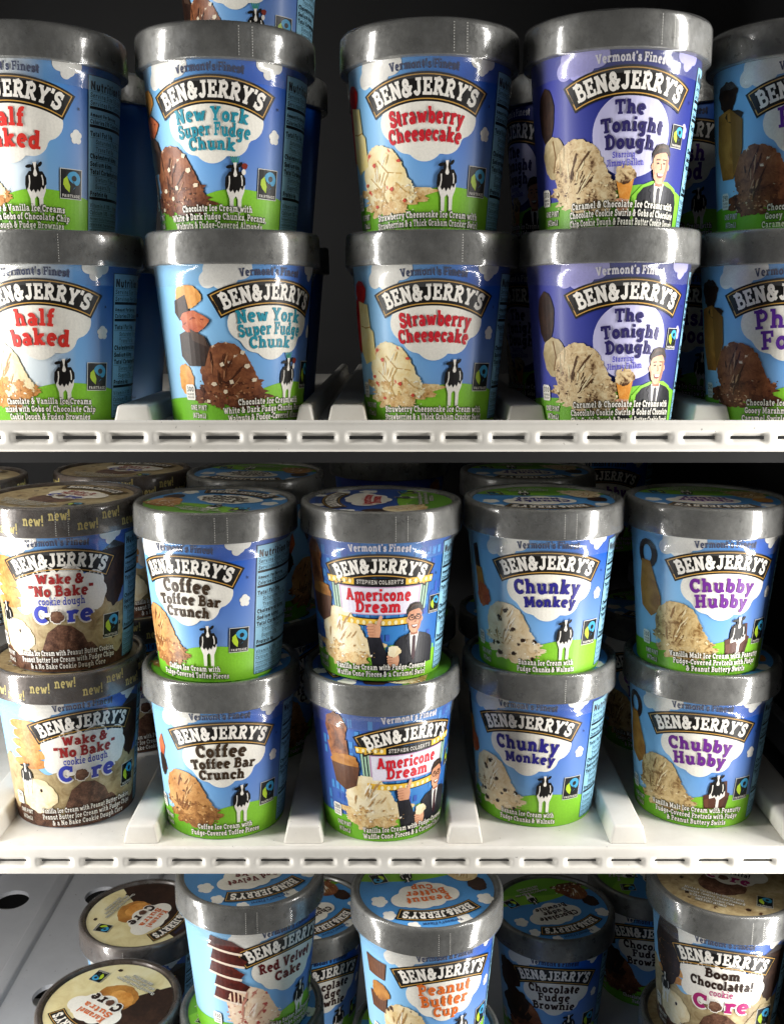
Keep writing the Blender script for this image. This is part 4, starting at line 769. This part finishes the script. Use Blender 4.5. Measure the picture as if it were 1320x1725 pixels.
# upper shelf, front row
A0,A1=ZA+.0002,ZA+S+.0002; B0,B1=ZB+.0002,ZB+S+.0002; C0,C1=ZC+.0002,ZC+S+.0002
tub('HB',-.1967,.600,A1,-4,20,'upper red-lettered pint with a pale glow, cut by the left edge, top shelf')
tub('HB',-.1924,.600,A0,2,20,'lower red-lettered pint with a pale glow, cut by the left edge, top shelf')
tub('NY',-.0925,.6015,A1,-3,10,'upper front pint with teal lettering, facing straight ahead on the top shelf')
tub('NY',-.0900,.5975,A0,36,10,'lower pint with teal lettering, turned to show nuts above a chocolate scoop')
tub('ST',.0212,.5965,A1,-5.6,0,'upper strawberry cheesecake pint with red lettering, in the middle of the top row')
tub('ST',.0222,.599,A0,0,0,'lower strawberry cheesecake pint with red lettering, standing on the upper shelf')
tub('TD',.1190,.5815,A1,0,0,'upper deep blue pint with a moon and a man in a suit, top shelf')
tub('TD',.1205,.5825,A0,4.7,0,'lower deep blue pint with a moon and a man in a suit, top shelf')
tub('PF',.2215,.592,A1,-9,0,'upper pint with caramel and fudge picture, cut by the right edge')
tub('PF',.2205,.589,A0,-15,0,'lower pint with purple lettering, cut off by the right edge, standing on the upper shelf')
# middle shelf, front row
tub('WB',-.2053,.6258,B1,12,-30,'upper brown-rimmed pint marked new, cookie dough picture, left of the middle shelf')
tub('WB',-.2086,.6265,B0,28,-30,'lower brown-rimmed pint marked new, cookie dough picture, left of the middle shelf')
tub('CT',-.1071,.6088,B1,-17,-25,'upper coffee toffee pint with brown lettering, nutrition panel showing, middle shelf')
tub('CT',-.1075,.6123,B0,7,-25,'lower coffee toffee pint with brown lettering, standing on the middle shelf')
tub('AM',-.0072,.6106,B1,0,90,'upper pint with marquee sign and laughing man in glasses, middle shelf')
tub('AM',-.0059,.6099,B0,24,90,'lower pint with marquee sign, turned to show chocolate-dipped cones, middle shelf')
tub('CM',.0932,.6187,B1,-3,180,'upper pint with dark blue lettering and banana scoop, middle shelf right of centre')
tub('CM',.0940,.6276,B0,-16,180,'lower pint with dark blue lettering and banana scoop, standing on the middle shelf')
tub('CH',.1941,.6198,B1,0,172,'upper pint with purple lettering and a cow in an armchair, middle shelf')
tub('CH',.1988,.6265,B0,-14,172,'lower pint with purple lettering and a cow in an armchair, middle shelf')
# bottom shelf
tub('RV',-.0949,.6201,C1,41,-153,'red velvet cake pint with silver lid, left of the front row under the middle shelf')
tub('RV',-.0960,.6215,C0,20,-120,'blue-topped pint underneath the red velvet cake pint, bottom edge of the picture')
tub('PB',.0228,.5988,C1,14,193,'peanut butter cup pint with orange lettering, centre of the bottom row')
tub('PB',.0220,.600,C0,-30,193,'pint standing underneath the peanut butter cup pint at the bottom edge')
tub('BC',.2170,.610,C1,-15,-28,'pint with chocolate cookie lid and white cloud lettering, right end of the bottom row')
tub('BC',.2165,.611,C0,-15,-28,'pint standing underneath the chocolate cookie pint at the bottom right corner')
tub('KS',-.1940,.623,C0,0,148,'nearer brown-rimmed pint with caramel disc on cream lid, bottom left')
tub('KS',-.1970,.730,C0,0,-112,'farther brown-rimmed pint with caramel disc on cream lid, bottom left')
tub('CFB',.1290,.738,C0,-6,-158,'shaded chocolate brownie pint between the centre and right pints, bottom shelf')
tub('CFB',-.0680,.738,C0,25,-140,'shaded pint behind the red velvet cake pint on the bottom shelf')
tub('CFB',.2170,.792,C0,-10,-100,'shaded pint behind the chocolate cookie pint on the bottom shelf')
tub('PB',.0300,.712,C0,60,60,'shaded pint behind the peanut butter cup pint on the bottom shelf')
# second rows in the shade
tub('NY',-.0914,.703,ZA+2*S,-4,0,'raised teal-lettered pint behind the top row, cropped by the upper edge')
for k,x,sp,nm in (('HB',-.196,-70,'red-lettered pints at the left edge'),('NY',-.091,-75,'teal-lettered pints'),('ST',.0215,-85,'strawberry cheesecake pints'),('TD',.119,-60,'deep blue moon pints'),('PF',.2235,-50,'purple-lettered pints at the right edge')):
    for lv,w in ((0,'lower'),(1,'upper')):
        tub(k,x,.702,(A0,A1)[lv],sp-lv*12,0,w+' shadowed pint behind the '+nm+', top shelf')
for k,x,y,sp,lr,lvs,nm in (('WB',-.196,.735,30,-20,(0,1),'cookie dough pints'),('CT',-.098,.722,70,170,(0,1),'coffee toffee pints'),('AM',-.002,.722,80,60,(0,),'marquee sign pints'),('CM',.0985,.730,60,180,(0,1),'banana scoop pints'),('CH',.2,.735,-20,170,(0,),'armchair cow pints')):
    for lv in lvs: tub(k,x,y,(B0,B1)[lv],sp+lv*30,lr,('lower','upper')[lv]+' shadowed pint right behind the '+nm+', middle shelf')
tub('AM',-.002,.832,B1,120,0,'black shadowed pint two rows behind the marquee sign pints')
tub('CH',.199,.945,B1,-10,0,'shadowed purple-lettered pint far back on the middle shelf, right side')
tub('WB',-.305,.70,B1,80,0,'shadowed pint peeking in at the far left edge of the middle shelf')
